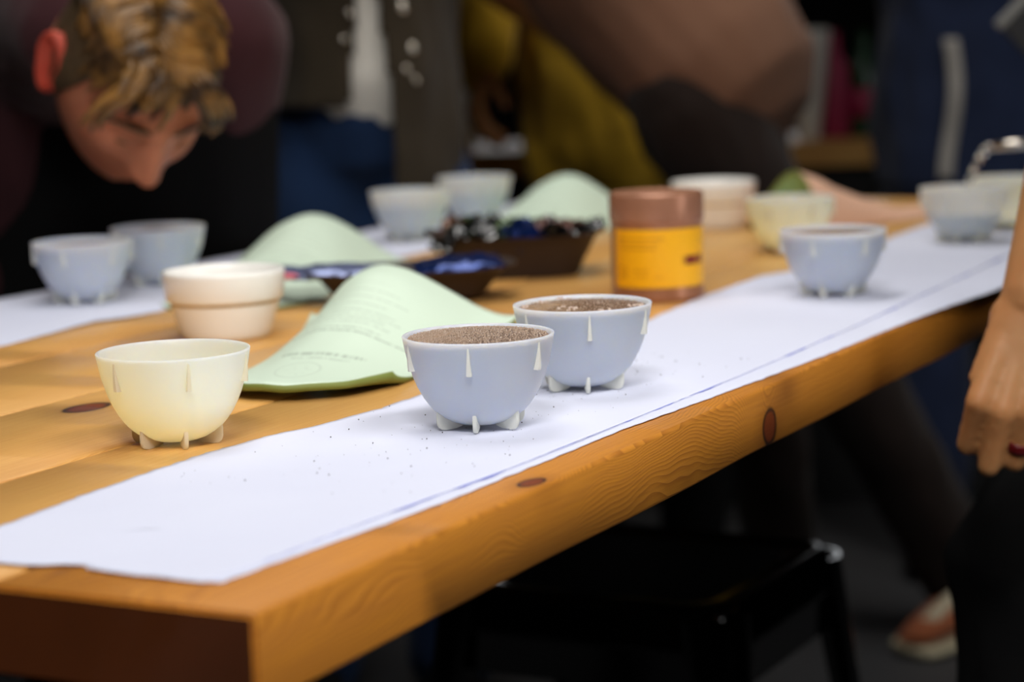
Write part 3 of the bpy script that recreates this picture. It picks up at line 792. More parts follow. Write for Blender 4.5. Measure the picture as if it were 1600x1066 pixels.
def skin_mat(name, rgb, red=.3):
    t = NT(name); o = t.obj(); c = lin(rgb)
    n1 = t.noise(o, 22, 3); n2 = t.noise(o, 90, 3)
    col = t.mix(t.M('MULTIPLY', t.ramp(n1, .35, .7), red), c, (c[0]*1.05, c[1]*.62, c[2]*.5))
    t.set(col=col, rough=.5, spec=.35, sss=.25); t.b.inputs['Subsurface Radius'].default_value = (1, .35, .2); t.b.inputs['Subsurface Scale'].default_value = .012
    t.bump(n2, .0006, .5); return t.m
M['skin'] = skin_mat('fair_skin', (190, 122, 92)); M['skin_backlit'] = skin_mat('backlit_ear_skin', (206, 92, 74), .6)  # second skin: red of light through the ears, put into the colour
M['skin_tan'] = skin_mat('warm_skin', (186, 134, 86), .25)
M['ring'] = plain('dark_red_silicone_ring', (96, 10, 16), .35)
def hand(bm, W, D, N, T, s=1.0, curl=(.35, .6, .4), thumb=1, per=None, spread=0.0, tuck=False):
    """palm, four unequal bent fingers and a thumb. W wrist, D towards fingers, N back of the hand, T thumb side"""
    D = V(D).normalized(); N = (V(N)-D*V(N).dot(D)).normalized(); T = (V(T)-D*V(T).dot(D)-N*V(T).dot(N)).normalized()
    k = s; info = []
    spec = [(.028, .088, (.040, .025, .019), .0093), (.0095, .092, (.045, .029, .020), .0095), (-.009, .088, (.042, .027, .020), .0090), (-.0265, .080, (.033, .020, .018), .0080)]
    limb(bm, [W-D*.01*k, W+D*.03*k, W+D*.070*k], [(.027*k, .018*k), (.034*k, .015*k), (.040*k, .0125*k)], w=T, n=16)
    for f, (tx, dx, ph, rr) in enumerate(spec):
        cu = per[f] if per else curl
        root = W+D*.02*k+T*tx*.6*k; kn = W+D*dx*k+T*tx*k+N*.0065*k
        limb(bm, [root, kn], [.011*k, (rr+.0012)*k], n=12)
        d = (D+T*spread*(tx/.03)).normalized(); p = kn; pts = [p]; rad = [(rr+.0008)*k]; side = T
        for j, (L, a) in enumerate(zip(ph, cu)):
            ax = T; d = Matrix.Rotation(a, 3, ax) @ d if False else (d*math.cos(a)-(N if j == 0 else Nn)*math.sin(a)).normalized()
            Nn = (T.cross(d)).normalized()
            if Nn.dot(N) < 0 and j == 0 and a < PI/2: Nn = -Nn
            elif j > 0 and Nn.dot(lastN) < 0: Nn = -Nn
            lastN = Nn
            p = p+d*L*k; pts.append(p.copy()); rad.append(rr*(.96-.09*j)*k)
        info.append(pts)
        for a_, b_, r1, r2 in zip(pts, pts[1:], rad, rad[1:]):
            limb(bm, [a_, (a_+b_)/2, b_], [r1, (r1+r2)/2*.93, r2], n=12)
    r0 = W+D*.015*k+T*.020*k-N*.004*k; r1 = W+D*.045*k+T*.040*k-N*.014*k; r2 = r1+(D*.9+T*.25-N*.45).normalized()*.033*k; r3 = r2+(D*1-T*.05-N*.5).normalized()*.026*k
    if tuck: r1 = W+D*.050*k+T*.018*k-N*.026*k; r2 = r1+(D*.85-T*.35-N*.25).normalized()*.033*k; r3 = r2+(D*.8-T*.6+N*.0).normalized()*.026*k
    limb(bm, [r0, r1], [.014*k, .012*k], n=12); limb(bm, [r1, r2], [.0115*k, .0098*k], n=12); limb(bm, [r2, r3], [.0098*k, .0078*k], n=12)
    return info
def joints(x, y, yaw, h=1.75, lean=0.0):
    """standing figure; yaw = direction it faces"""
    f = V((math.cos(yaw), math.sin(yaw), 0)); l = V((-f.y, f.x, 0)); k = h/1.75; u = V((0, 0, 1)); o = V((x, y, FLOOR))
    J = dict(f=f, l=l, k=k)
    hip = o+u*.93*k; J['pelvis'] = hip
    up = (u*math.cos(lean)+f*math.sin(lean)); fw = (f*math.cos(lean)-u*math.sin(lean)); J['up'] = up; J['fw'] = fw
    J['waist'] = hip+up*.17*k; J['chest'] = hip+up*.36*k; J['neck'] = hip+up*.54*k; J['head'] = hip+up*.70*k+fw*.03*k
    for s, n in ((1, 'L'), (-1, 'R')):
        J['sh'+n] = hip+up*.49*k+l*.175*s*k; J['el'+n] = J['sh'+n]-u*.29*k+l*.04*s*k; J['wr'+n] = J['el'+n]-u*.25*k+f*.04*k
        J['hip'+n] = hip+l*.095*s*k-u*.04; J['kn'+n] = o+l*.10*s*k+u*.49*k+f*.01; J['an'+n] = o+l*.10*s*k+u*.08*k-f*.01
        J['hd'+n] = (V((0, 0, -1)), V(l)*s, f)   # hand: direction, back of the hand, thumb side
    J['hf'] = fw
    return J
def body(root, J, skin, voxel=.007, headm=None, eyes=False, handkw=None, skinred=None, legs=True):
    bm = bmesh.new(); k = J['k']; l = J['l']; wx = J.get('wx', 1.0)
    limb(bm, [J['pelvis']-J['up']*.04, J['waist'], J['chest'], J['neck']-J['up']*.06*k], [(.155*k*wx, .105*k), (.135*k*wx, .10*k), (.155*k*wx, .11*k), (.12*k, .08*k)], w=l, n=20)
    limb(bm, [J['neck']-J['up']*.05, (J['neck']+J['head'])/2, J['head']-J['hf']*.01], [.062*k, .055*k, .055*k], n=16)
    for n in 'LR':
        s = 1 if n == 'L' else -1
        limb(bm, [J['neck']-J['up']*.06*k, J['sh'+n]], [.06*k, .055*k], n=14)
        limb(bm, [J['sh'+n], (J['sh'+n]+J['el'+n])/2, J['el'+n]], [.052*k, .046*k, .040*k], n=14)
        a, b = J['el'+n], J['wr'+n]
        D, N, T = J['hd'+n]
        limb(bm, [a, a+(b-a)*.3, a+(b-a)*.75, b], [.040*k, .043*k, (.033*k, .028*k), (.0285*k, .0215*k)], w=T, n=14)
        inf = hand(bm, b, D, N, T, s=k*.98, **((handkw or {}).get(n, {})))
        J['fing'+n] = inf
        if legs:
            limb(bm, [J['hip'+n], (J['hip'+n]+J['kn'+n])/2, J['kn'+n]], [.088*k*wx, .075*k, .055*k], n=14)
            limb(bm, [J['kn'+n], J['kn'+n]*.65+J['an'+n]*.35, J['an'+n]], [.054*k, .054*k, .038*k], n=14)
            limb(bm, [J['an'+n], J['an'+n]+J['f']*.07-V((0, 0, .045))], [.036*k, .020*k], n=12)
    hm = head_mesh()
    z = J.get('hup', J['up']); y = J['hf']; y = (y-z*y.dot(z)).normalized(); x = y.cross(z)
    M4 = Matrix(((x.x, y.x, z.x, J['head'].x), (x.y, y.y, z.y, J['head'].y), (x.z, y.z, z.z, J['head'].z), (0, 0, 0, 1)))
    J['M4'] = M4
    hs = J.get('hscale', 1.0)
    for v in hm.verts: v.co = M4 @ (v.co*hs)
    tmp = bpy.data.meshes.new('h'); hm.to_mesh(tmp); hm.free(); bm.from_mesh(tmp); bpy.data.meshes.remove(tmp)
    me = remesh(bm, voxel, 1)
    b2 = bmesh.new(); b2.from_mesh(me); ear_into(b2, M4 @ Matrix.Scale(hs, 4), 1)
    return ob('body', b2, [skin, skinred or skin], root)
def fold(amp, sc, seed):
    return lambda p: amp*(noise.noise(V((p.x*sc+seed, p.y*sc, p.z*sc*.6)))+.5*noise.noise(V((p.x*sc*2.3, p.y*sc*2.3+seed, p.z*sc*1.2))))
def trousers(root, J, m, voxel=.010, name='trousers', wide=1.0):
    bm = bmesh.new(); k = J['k']
    limb(bm, [J['pelvis']+J['up']*.04, J['pelvis'], J['pelvis']-V((0, 0, .07))], [(.155*k*J.get('wx', 1), .112*k), (.162*k*J.get('wx', 1), .118*k), (.165*k*J.get('wx', 1), .118*k)], w=J['l'], n=18)
    for n in 'LR':
        limb(bm, [J['hip'+n], (J['hip'+n]+J['kn'+n])/2, J['kn'+n], (J['kn'+n]+J['an'+n])/2, J['an'+n]-V((0, 0, .015))], [.100*k*J.get('wx', 1), .090*k*wide, .076*k*wide, .070*k*wide, .066*k*wide], n=16)
    return ob(name, remesh(bm, voxel, 2, fold(.006, 14, 3)), m, root)
def top(root, J, m, name='jacket', voxel=.009, grow=1.0, hem=.06, sleeve=1.0, amp=.008, seed=0, collar=True, post=None, sleeves='LR', hood=False):
    bm = bmesh.new(); k = J['k']; g = grow; wx = J.get('wx', 1.0)
    lo = J['pelvis']-J['up']*hem
    limb(bm, [lo, J['waist'], J['chest'], J['neck']-J['up']*.075*k, J['neck']-J['up']*.02], [(.185*k*g*wx, .145*k*g), (.172*k*g*wx, .140*k*g), (.185*k*g*wx, .142*k*g), (.145*k*g, .10*k*g), (.08*k, .075*k)], w=J['l'], n=20)
    if hood: limb(bm, [J['neck']-J['up']*.12*k, J['neck']-J['up']*.03+V((0, 0, .0)), J['neck']+(J['head']-J['neck'])*.28], [.12, .095, .078], n=18)
    for n in sleeves:
        limb(bm, [J['neck']-J['up']*.07*k, J['sh'+n]], [.075*k, .072*k], n=14)
        a, b, c = J['sh'+n], J['el'+n], J['wr'+n]
        if sleeve >= 1: limb(bm, [a, (a+b)/2, b], [.072*k*g, .066*k*g, .060*k*g], n=14); limb(bm, [b, b+(c-b)*.5, b+(c-b)*min(.92, sleeve-.08)], [.060*k*g, .054*k*g, .046*k*g], n=14)
        else: limb(bm, [a, a+(b-a)*sleeve], [.074*k*g, .068*k*g], n=14)
    me = remesh(bm, voxel, 2, fold(amp, 11, seed))
    if post: me = post(me)
    return ob(name, me, m, root)
def shoes(root, J, mu, msole, which='LR', toe=None):
    for n in which:
        a = J['an'+n]; f = J['f']; l = J['l']; g0 = V((a.x, a.y, FLOOR))
        bm = bmesh.new()
        limb(bm, [g0+V((0, 0, .045))-f*.035, g0+V((0, 0, .045))+f*.05, g0+V((0, 0, .036))+f*.14, g0+V((0, 0, .030))+f*.185], [(.036, .034), (.042, .034), (.046, .026), (.038, .020)], w=l, n=16)
        limb(bm, [g0+V((0, 0, .11))-f*.01, g0+V((0, 0, .05))], [.042, .036], n=14)
        sh = ob('shoe', remesh(bm, .006, 2), mu, root)
        bm = bmesh.new()
        limb(bm, [g0+V((0, 0, .014))-f*.045, g0+V((0, 0, .014))+f*.05, g0+V((0, 0, .014))+f*.14, g0+V((0, 0, .016))+f*.19], [(.040, .014), (.044, .014), (.049, .014), (.040, .014)], w=l, n=16)
        so = ob('sole', bm, msole, sh)
        if toe:
            bm = bmesh.new(); limb(bm, [g0+V((0, 0, .078))+f*.035, g0+V((0, 0, .062))+f*.08, g0+V((0, 0, .046))+f*.155], [(.030, .014), (.034, .012), (.036, .012)], w=l, n=14); ob('tongue', bm, toe, sh)
def simple_hair(root, J, m, seed=0):
    bm = bmesh.new(); M4 = J['M4']; nu, nv = 40, 24; rows = []
    for i in range(nv+1):
        th = PI*.60*i/nv; row = []
        for j in range(nu):
            a = 2*PI*j/nu; c = V((math.sin(th)*math.cos(a), math.sin(th)*math.sin(a), math.cos(th)))
            front = max(0, c.y); q = c.copy()
            p = V((.086*q.x, .104*q.y-.008, .125*q.z+.002))
            if front > .2 and p.z < .055: p = p*.9
            p += c*.006*noise.noise(V((c.x*7+seed, c.y*7, c.z*7)))
            row.append(bm.verts.new(M4 @ p))
        rows.append(row)
    for a, b in zip(rows, rows[1:]):
        for j in range(nu): bm.faces.new((a[j], a[(j+1) % nu], b[(j+1) % nu], b[j]))
    bmesh.ops.remove_doubles(bm, verts=bm.verts, dist=.0005)
    o = ob('hair', bm, m, root); md = o.modifiers.new('t', 'SOLIDIFY'); md.thickness = .01; md.offset = -1; return o
M['hair_dark'] = plain('dark_brown_hair', (40, 28, 20), .6, vary=.4, scale=60)
M['maroon'] = fabric('dark_maroon_knit', (62, 32, 36)); M['black_cloth'] = fabric('black_cloth', (11, 11, 12), sheen=0); M['denim'] = fabric('blue_denim', (34, 56, 92))
M['olive_jacket'] = fabric('dark_olive_brown_cloth', (54, 46, 34)); M['white_tee'] = fabric('white_jersey', (226, 222, 212), .05); M['mustard'] = fabric('mustard_cloth', (186, 148, 40), .35, scale=12)
M['brown_knit'] = fabric('brown_cloth', (112, 80, 62), .15); M['navy'] = fabric('navy_cloth', (30, 40, 66)); M['grey_strap'] = fabric('grey_webbing', (150, 146, 140), .1)
M['snap'] = plain('metal_snap', (220, 214, 200), .22, metal=1.0)
M['cream_sole'] = plain('cream_rubber', (214, 202, 168), .7); M['tan_suede'] = fabric('tan_brown_suede', (166, 96, 62)); M['cream_suede'] = fabric('cream_suede', (208, 196, 168), .1)
M['brown_sh'] = fabric('dark_brown_trouser_cloth', (34, 24, 20))

# --- man bending over the far bowls
man = thing('person', 'person with wavy golden-brown hair bending over to sniff the bowls at the left', 'person')
J = joints(1.50, 1.46, math.atan2(-.80, -.52), 1.80)
hc = at(206, 120, 2.24)
J['head'] = hc
yw = R(26)
tow = V((-CF.x, -CF.y, 0)).normalized(); rt = V((CR.x, CR.y, 0)).normalized(); hz = (tow*math.cos(yw)+rt*math.sin(yw)); upz = V((0, 0, 1))
pit = R(50)
J['hf'] = (hz*math.cos(pit)-upz*math.sin(pit)).normalized(); J['hup'] = (hz*math.sin(pit)+upz*math.cos(pit)).normalized()
roll = R(-8); J['hup'] = Matrix.Rotation(roll, 3, J['hf']) @ J['hup']
J['hscale'] = 1.0
J['neck'] = hc-J['hup']*.10-J['hf']*.09+V((.03, .05, .06))
ctr = at(190, 40, 2.52); J['chest'] = ctr+V((.17, .13, -.02)); J['up'] = (J['neck']-J['chest']).normalized(); J['pelvis'] = V((1.47, 1.42, .19)); J['waist'] = (J['pelvis']+J['chest'])/2+V((0, 0, .03))
sl = V((CR.x, CR.y, 0)).normalized()
J['l'] = sl
J['shL'] = ctr+sl*.120+V((0, 0, -.02)); J['shR'] = ctr-sl*.150+V((0, 0, -.02)); J['wx'] = .82
J['elL'] = J['shL']+V((.14, .13, -.25)); J['elR'] = J['shR']+V((.10, .06, -.26))
J['wrL'] = V((1.46, 1.16, -.05)); J['wrR'] = V((1.14, 1.26, -.05))
for n in 'LR': J['hd'+n] = (V((.1, .1, -1)), V((-.8, -.5, 0)), V((sl.x, sl.y, 0))*(-1 if n == 'L' else 1))
for n, s in (('L', 1), ('R', -1)):
    J['hip'+n] = J['pelvis']+sl*.095*s-V((0, 0, .05)); J['kn'+n] = V((J['hip'+n].x-.01, J['hip'+n].y-.02, FLOOR+.5)); J['an'+n] = V((J['hip'+n].x+.02, J['hip'+n].y+.02, FLOOR+.08))
body(man, J, M['skin'], voxel=.0042, skinred=M['skin_backlit'])
top(man, J, M['maroon'], name='sweater', amp=.006, seed=2, hem=0.0, hood=True)
trousers(man, J, M['black_cloth'])
# black apron front hanging from the chest
bm = bmesh.new(); cols = []
for i in range(17):
    u = -1+2*i/16; row = []
    for j in range(15):
        v = j/14; base = ctr*(1-v)+V((1.30, 1.17, FLOOR+.35))*v; base = base+V((-.02, -.035, -.10*(1-v)))
        p = base+sl*u*(.15+.09*v)+V((-CF.x, -CF.y, 0))*(-.05*u*u)+V((0, 0, 0)); p += V((.01, .01, 0))*noise.noise(V((u*4, v*3, 1)))
        row.append(bm.verts.new(p))
    cols.append(row)
for a, b in zip(cols, cols[1:]):
    for j in range(14): bm.faces.new((a[j], a[j+1], b[j+1], b[j]))
o = ob('apron', bm, M['black_cloth'], man); md = o.modifiers.new('t', 'SOLIDIFY'); md.thickness = .004
shoes(man, J, M['black_cloth'], M['steel'])
# hair: close-cropped cap plus long wavy locks
t = NT('golden_brown_hair'); o_ = t.obj(); f = t.noise(o_, 28, 2)
t.set(col=t.mix(t.ramp(f, .38, .66), lin((52, 34, 16)), lin((158, 114, 54))), rough=.36, spec=.5); M['hair'] = t.m
t = NT('cropped_brown_hair'); o_ = t.obj(); t.set(col=t.mix(t.noise(o_, 90, 3), lin((58, 42, 26)), lin((100, 78, 48))), rough=.7); t.bump(t.noise(o_, 300, 2), .002); M['crop'] = t.m
M4 = J['M4']
def hl(p):  # hairline height on the skull at a point of the unit sphere
    return 0
bm = bmesh.new(); rows = []; nu, nv = 72, 40
for i in range(nv+1):
    row = []
    for j in range(nu):
        a = 2*PI*j/nu
        fr = math.sin(a)    # + = front
        lim = .40+.0*fr
        zmin = .055 if fr > .55 else (.055-(.55-fr)*.085/.5 if fr > .05 else -.030-(.05-fr)*.045)
        ph = math.asin(max(-1, min(1, zmin/.117))); th = (PI/2-ph)*i/nv
        c = V((math.sin(th)*math.cos(a), math.sin(th)*math.sin(a), math.cos(th)))
        x, y, z = .0765*c.x, .097*c.y, .117*c.z
        if z > 0: y -= .006*(z/.117)
        else:
            t_ = -z/.117; x *= 1-.30*t_**1.6
            if y < 0: y *= 1-.55*t_
        p = V((x, y, z))+c*(.007*min(1, (nv-i)/4+.25)+.002*noise.noise(c*14))
        row.append(bm.verts.new(M4 @ p))
    rows.append(row)
for a, b in zip(rows, rows[1:]):
    for j in range(nu): bm.faces.new((a[j], a[(j+1) % nu], b[(j+1) % nu], b[j]))
bmesh.ops.remove_doubles(bm, verts=bm.verts, dist=.0004)
cap = ob('hair', bm, M['crop'], man)
rnd = random.Random(21); bm = bmesh.new()
def skull(x, y):  # top surface height for head-plan position
    q = 1-(x/.0765)**2-((y+.004)/.097)**2
    return .117*math.sqrt(max(.0, q))
for k in range(40):
    side = -1 if k % 2 else 1; part = .022
    fr = ((k//2) % 20)/19; y0 = -.078+.145*fr+rnd.uniform(-.003, .003); x0 = part+side*.005
    tgt = R(-35+118*fr)+rnd.uniform(-.08, .08)
    tgt_a = tgt if side > 0 else PI-tgt
    L = (rnd.uniform(.92, 1.02) if side > 0 else rnd.uniform(.74, .82)); n = 22
    ph0 = (0 if side > 0 else 1.3)+fr*2.2+rnd.uniform(-.25, .25); amp = rnd.uniform(.007, .010); wl = 2.7
    ex, ey = math.cos(tgt_a)*.080, .006+math.sin(tgt_a)*.090
    lay = .010+.006*math.sin(k*1.7)
    for q_ in range(9):
        o1 = (q_-4)*.0024+rnd.uniform(-.0008, .0008); o2 = .004-.00028*(q_-4)**2+rnd.uniform(-.0008, .0008); pts = []; rad = []
        for i in range(n):
            s_ = i/(n-1)*(L-.012*abs(q_-4))
            x = x0+(ex-x0)*s_; y = y0+(ey-y0)*s_**.9
            lat = V((-(ey-y0), ex-x0, 0)).normalized()
            wv = math.sin(ph0+s_*wl*PI)*amp*(.35+s_)+o1*(1-.45*s_**3)
            x += lat.x*wv; y += lat.y*wv
            z = skull(x*.88, y*.88)
            if z < .050: z = .050+(z-.050)*.7
            up_ = (lay+o2)*(.45+.75*math.sin(PI*min(1, s_*1.0))**.8)+.0040*math.sin(ph0*2+s_*wl*PI+1.2)-.004*s_**4
            p = V((x, y, z))+V((x, y*.6, .09)).normalized()*up_
            pts.append(M4 @ p); tp = 1-.8*(i/(n-1))**3; rad.append((.0030*tp*(.5+.5*min(1, i/3)), .0024*tp))
        limb(bm, pts, rad, w=None, n=6)
o = ob('wavy_locks', bm, M['hair'], cap)
# front curls that fall over the forehead
for (cx, sgn, ln) in ((-.016, -1, .95), (-.010, -1, .85), (-.024, -1, .8), (.044, 1, 1.0), (.052, 1, .95), (.038, 1, .8)):
    bm = bmesh.new()
    for r_ in range(7):
        pts = []; rad = []; j0 = rnd.uniform(-.004, .004)
        for i in range(13):
            s = i/12
            a = s*PI*1.15*ln
            x = cx+j0+sgn*(.016*(1-math.cos(a)))+j0*s; y = .070+.022*math.sin(min(a, PI*.6))+.006*s; z = .100-.040*s*ln-.003*r_+.010*math.sin(a*1.3)
            pts.append(M4 @ V((x, y+.003*(r_ % 3), z))); rad.append((.0045*(1-.6*s), .003*(1-.6*s)))
        limb(bm, pts, rad, n=8)
    ob('forehead_curl', bm, M['hair'], cap)
bm = bmesh.new()
for s in (1, -1):
    pts = [M4 @ V((s*x, y, z)) for (x, y, z) in ((.012, .094, .024), (.024, .095, .029), (.038, .087, .029), (.050, .075, .022))]
    limb(bm, pts, [(.002, .004), (.0025, .005), (.0025, .0045), (.0015, .003)], n=8)
ob('eyebrows', bm, M['crop'], man)
bm = bmesh.new()
for s in (1, -1):
    pts = [M4 @ V((s*x, y, z)) for (x, y, z) in ((.018, .084, .002), (.026, .0868, -.001), (.034, .084, -.001), (.042, .076, .002))]
    limb(bm, pts, [.0009, .0014, .0014, .0009], n=6)
ob('eyelashes', bm, M['crop'], man)

# --- man in open snap jacket, white tee, jeans
p3 = thing('person', 'person in a dark olive snap jacket hanging open over a white t-shirt and jeans', 'person')
c3 = at(566, 200, 3.20); J = joints(c3.x, c3.y, math.atan2(-.53, -.85), 1.78)
J['wx'] = .72
for n, s in (('L', -1), ('R', 1)): J['hip'+n] += J['l']*.035*s
for n in 'LR': J['el'+n] += V((0, 0, .04)); J['wr'+n] = J['el'+n]+J['f']*.20+V((0, 0, .10)); J['hd'+n] = (J['f']+V((0, 0, .4)), J['l']*(1 if n == 'L' else -1), V((0, 0, 1)))
body(p3, J, M['skin'], voxel=.009); simple_hair(p3, J, M['hair_dark'], 1)
top(p3, J, M['white_tee'], name='t_shirt', grow=.92, hem=.01, sleeve=.6, amp=.004, seed=4)
trousers(p3, J, M['denim'])
def open_front(me, J=J):
    bm = bmesh.new(); bm.from_mesh(me); f, l = J['f'], J['l']; kill = []
    for v in bm.verts:
        d = v.co-J['pelvis']; h = d.z; a = d.dot(f); b = d.dot(l)
        wdt = .003+.026*max(0, min(1, (.16-h)/.22))
        if a > .02 and abs(b-.012) < wdt and h < .50: kill.append(v)
        elif h < (-.05 if b < 0 else -.19): kill.append(v)
    bmesh.ops.delete(bm, geom=kill, context='VERTS'); bm.to_mesh(me); bm.free(); return me
jk = top(p3, J, M['olive_jacket'], grow=1.10, hem=.24, amp=.012, seed=9, post=open_front)
md = jk.modifiers.new('t', 'SOLIDIFY'); md.thickness = .004; md.offset = -1
bv = BVHTree.FromPolygons([v.co.copy() for v in jk.data.vertices], [tuple(p.vertices) for p in jk.data.polygons])
for (px, py, rr) in ((545, 22, .006), (537, 62, .005), (585, 42, .005), (645, 75, .007), (630, 10, .009), (610, 170, .007), (635, 108, .005), (650, 125, .005)):
    dr = (at(px, py, 1)-CO).normalized(); loc, nor, _, _ = bv.ray_cast(CO, dr)
    if loc:
        bm = bmesh.new(); q = nor.to_track_quat('Z', 'Y').to_matrix()
        lathe(bm, [(0, .004), (rr*.5, .0038), (rr*.85, .0028), (rr, .001), (rr, -.002)], 16)
        for v in bm.verts: v.co = q @ v.co+loc
        ob('snap_button', bm, M['snap'], jk)
shoes(p3, J, M['black_cloth'], M['steel'])

# --- person in dark blue jacket behind, left of the white tee
p2 = thing('person', 'person in a dark brown jacket standing behind the bending man', 'person')
c2 = at(400, 200, 3.95); J = joints(c2.x, c2.y, math.atan2(-.4, -.9), 1.82)
body(p2, J, M['skin'], voxel=.010); simple_hair(p2, J, M['hair_dark'], 2)
top(p2, J, M['olive_jacket'], grow=1.05, amp=.01, seed=13, hem=.2); trousers(p2, J, M['denim']); shoes(p2, J, M['black_cloth'], M['steel'])

# --- person in mustard
p4 = thing('person', 'person in a mustard overshirt standing behind the far end of the table', 'person')
c4 = at(985, 200, 4.02); J = joints(c4.x, c4.y, math.atan2(-.35, -.93), 1.72)
J['elR'] = J['shR']+V((-.02, .09, -.27)); J['wrR'] = J['elR']+V((-.12, -.05, -.20)); J['hdR'] = (V((-.5, -.2, -.8)), V((-.7, .6, 0)), V((-.4, -.8, .3)))
body(p4, J, M['skin_tan'], voxel=.008); simple_hair(p4, J, M['hair_dark'], 3)
top(p4, J, M['mustard'], name='overshirt', grow=1.12, amp=.020, seed=17, hem=.14); trousers(p4, J, M['black_cloth']); shoes(p4, J, M['black_cloth'], M['steel'])

# --- person leaning left in loose brown top
p5 = thing('person', 'person in a loose brown top leaning across, hem hanging over the mustard overshirt', 'person')
c5 = at(1105, 200, 3.46); J = joints(c5.x, c5.y, math.atan2(-CR.y+.4*CF.y, -CR.x+.4*CF.x), 1.74, lean=R(55))
J['shL'] = J['neck']-J['up']*.05+J['l']*.17; J['shR'] = J['neck']-J['up']*.05-J['l']*.17
for n in 'LR': J['el'+n] = J['sh'+n]+J['f']*.12+V((0, 0, .24)); J['wr'+n] = J['el'+n]+J['f']*.1+V((0, 0, .22)); J['hd'+n] = (V((0, 0, 1)), J['f'], J['l'])
an = V((2.50, .46, 0)); J['f'] = V((-1, .2, 0)).normalized()
J['anL'] = V((2.66, .425, FLOOR+.08)); J['anR'] = V((2.80, .80, FLOOR+.08))
for n in 'LR': J['kn'+n] = (J['hip'+n]+J['an'+n])/2
body(p5, J, M['skin_tan'], voxel=.009); simple_hair(p5, J, M['hair_dark'], 4)
bm = bmesh.new()
up5 = J['up']; l5 = J['l']; pl = J['pelvis']
limb(bm, [pl-up5*.02+V((0, 0, .02)), pl+up5*.08+V((0, 0, .05)), pl+up5*.28+V((0, 0, .075)), pl+up5*.46+V((0, 0, .04)), J['neck']-up5*.02], [(.19, .155), (.195, .155), (.19, .145), (.17, .12), (.085, .08)], w=l5, n=20)
for n in 'LR':
    limb(bm, [J['neck']-up5*.06, J['sh'+n]], [.075, .072], n=14); limb(bm, [J['sh'+n], (J['sh'+n]+J['el'+n])/2, J['el'+n]], [.08, .075, .065], n=14); limb(bm, [J['el'+n], J['el'+n]+(J['wr'+n]-J['el'+n])*.85], [.062, .05], n=14)
ob('loose_top', remesh(bm, .009, 3, fold(.008, 8, 5)), M['brown_knit'], p5)
trousers(p5, J, M['brown_sh']); shoes(p5, J, M['tan_suede'], M['cream_sole'], toe=M['cream_suede'])

# --- navy person with a pale strap
p6 = thing('person', 'person in navy with a pale grey strap down the front at the right background', 'person')
c6 = at(1545, 200, 3.95); J = joints(c6.x, c6.y, math.atan2(-.25, -.97), 1.80)
J['elR'] = J['shR']+V((-.10, .02, -.20)); J['wrR'] = J['elR']+V((-.20, .10, .06)); J['elL'] = J['shL']+V((-.05, .10, -.24)); J['wrL'] = J['elL']+V((-.18, -.10, .10))
J['hdR'] = (V((-.9, .3, .2)), V((0, 0, 1)), V((.3, .9, 0))); J['hdL'] = (V((-.8, -.5, .2)), V((0, 0, 1)), V((.4, -.9, 0)))
body(p6, J, M['skin'], voxel=.009); simple_hair(p6, J, M['hair_dark'], 6)
nv_ = top(p6, J, M['navy'], name='navy_overall', grow=1.1, amp=.012, seed=23, hem=.25); trousers(p6, J, M['navy']); shoes(p6, J, M['black_cloth'], M['steel'])
bv = BVHTree.FromPolygons([v.co.copy() for v in nv_.data.vertices], [tuple(p.vertices) for p in nv_.data.polygons])
bm = bmesh.new(); prev = None
for i in range(24):
    py = 60+220*i/23; px = 1484+8*math.sin(i*.2); loc, nor, _, _ = bv.ray_cast(CO, (at(px, py, 1)-CO).normalized())
    if loc:
        n_ = V((-CF.x, -CF.y, 0)).normalized(); a = bm.verts.new(loc+n_*.006-sl*.013); b = bm.verts.new(loc+n_*.006+sl*.013)
        if prev: bm.faces.new((prev[0], prev[1], b, a))
        prev = (a, b)
o = ob('strap', bm, M['grey_strap'], p6); md = o.modifiers.new('t', 'SOLIDIFY'); md.thickness = .003

# --- foreground person at the right, hand hanging beside the table
p7 = thing('person', 'person beyond the right frame edge, bare forearm and ringed hand hanging', 'person')
wr = at(1622, 470, 1.70); dD = (at(1592, 612, 1.69)-wr).normalized()
J = joints(1.30, -.30, R(100), 1.80)
J['knL'] = at(1612, 900, 1.93); J['anL'] = V((J['knL'].x+.03, J['knL'].y-.01, FLOOR+.08))
J['wrL'] = wr; J['elL'] = at(1745, 40, 1.74); J['shL'] = J['elL']+V((.10, -.02, .30))
J['hdL'] = (dD, -CF*.9-CR*.15, -CR)
mid = (J['shL']+V((.22, -.02, 0))); dlt = mid-(J['neck']-V((0, 0, .05)))
J['wrR'] = V((1.882, -.205, .10)); J['elR'] = V((1.70, -.37, .15)); J['hdR'] = (V((.1, 1, 0)), V((1, -.1, 0)), V((0, 0, 1)))
pk = (1.00, .95, .55)
body(p7, J, M['skin_tan'], voxel=.0030, handkw={'L': dict(per=[(.75, 1.45, .7), (.55, 1.45, .8), (.60, 1.45, .8), (.65, 1.45, .8)], tuck=True), 'R': dict(curl=(1.0, 1.1, .8))})
fg = J['fingL'][2]; a, b = fg[0], fg[1]; cc = a+(b-a)*.66; ax = (b-a).normalized()
bm = bmesh.new(); lathe(bm, [(.0093, -.0042), (.0104, -.0042), (.0108, -.002), (.0108, .002), (.0104, .0042), (.0093, .0042)], 32, closed=True)
q = ax.to_track_quat('Z', 'Y').to_matrix()
for v in bm.verts: v.co = q @ v.co+cc
ob('finger_ring', bm, M['ring'], p7)['label'] = 'dark red ring'
simple_hair(p7, J, M['hair_dark'], 7)
top(p7, J, M['black_cloth'], name='t_shirt', sleeve=.75, amp=.006, seed=31, hem=.05); trousers(p7, J, M['black_cloth']); shoes(p7, J, M['black_cloth'], M['steel'])

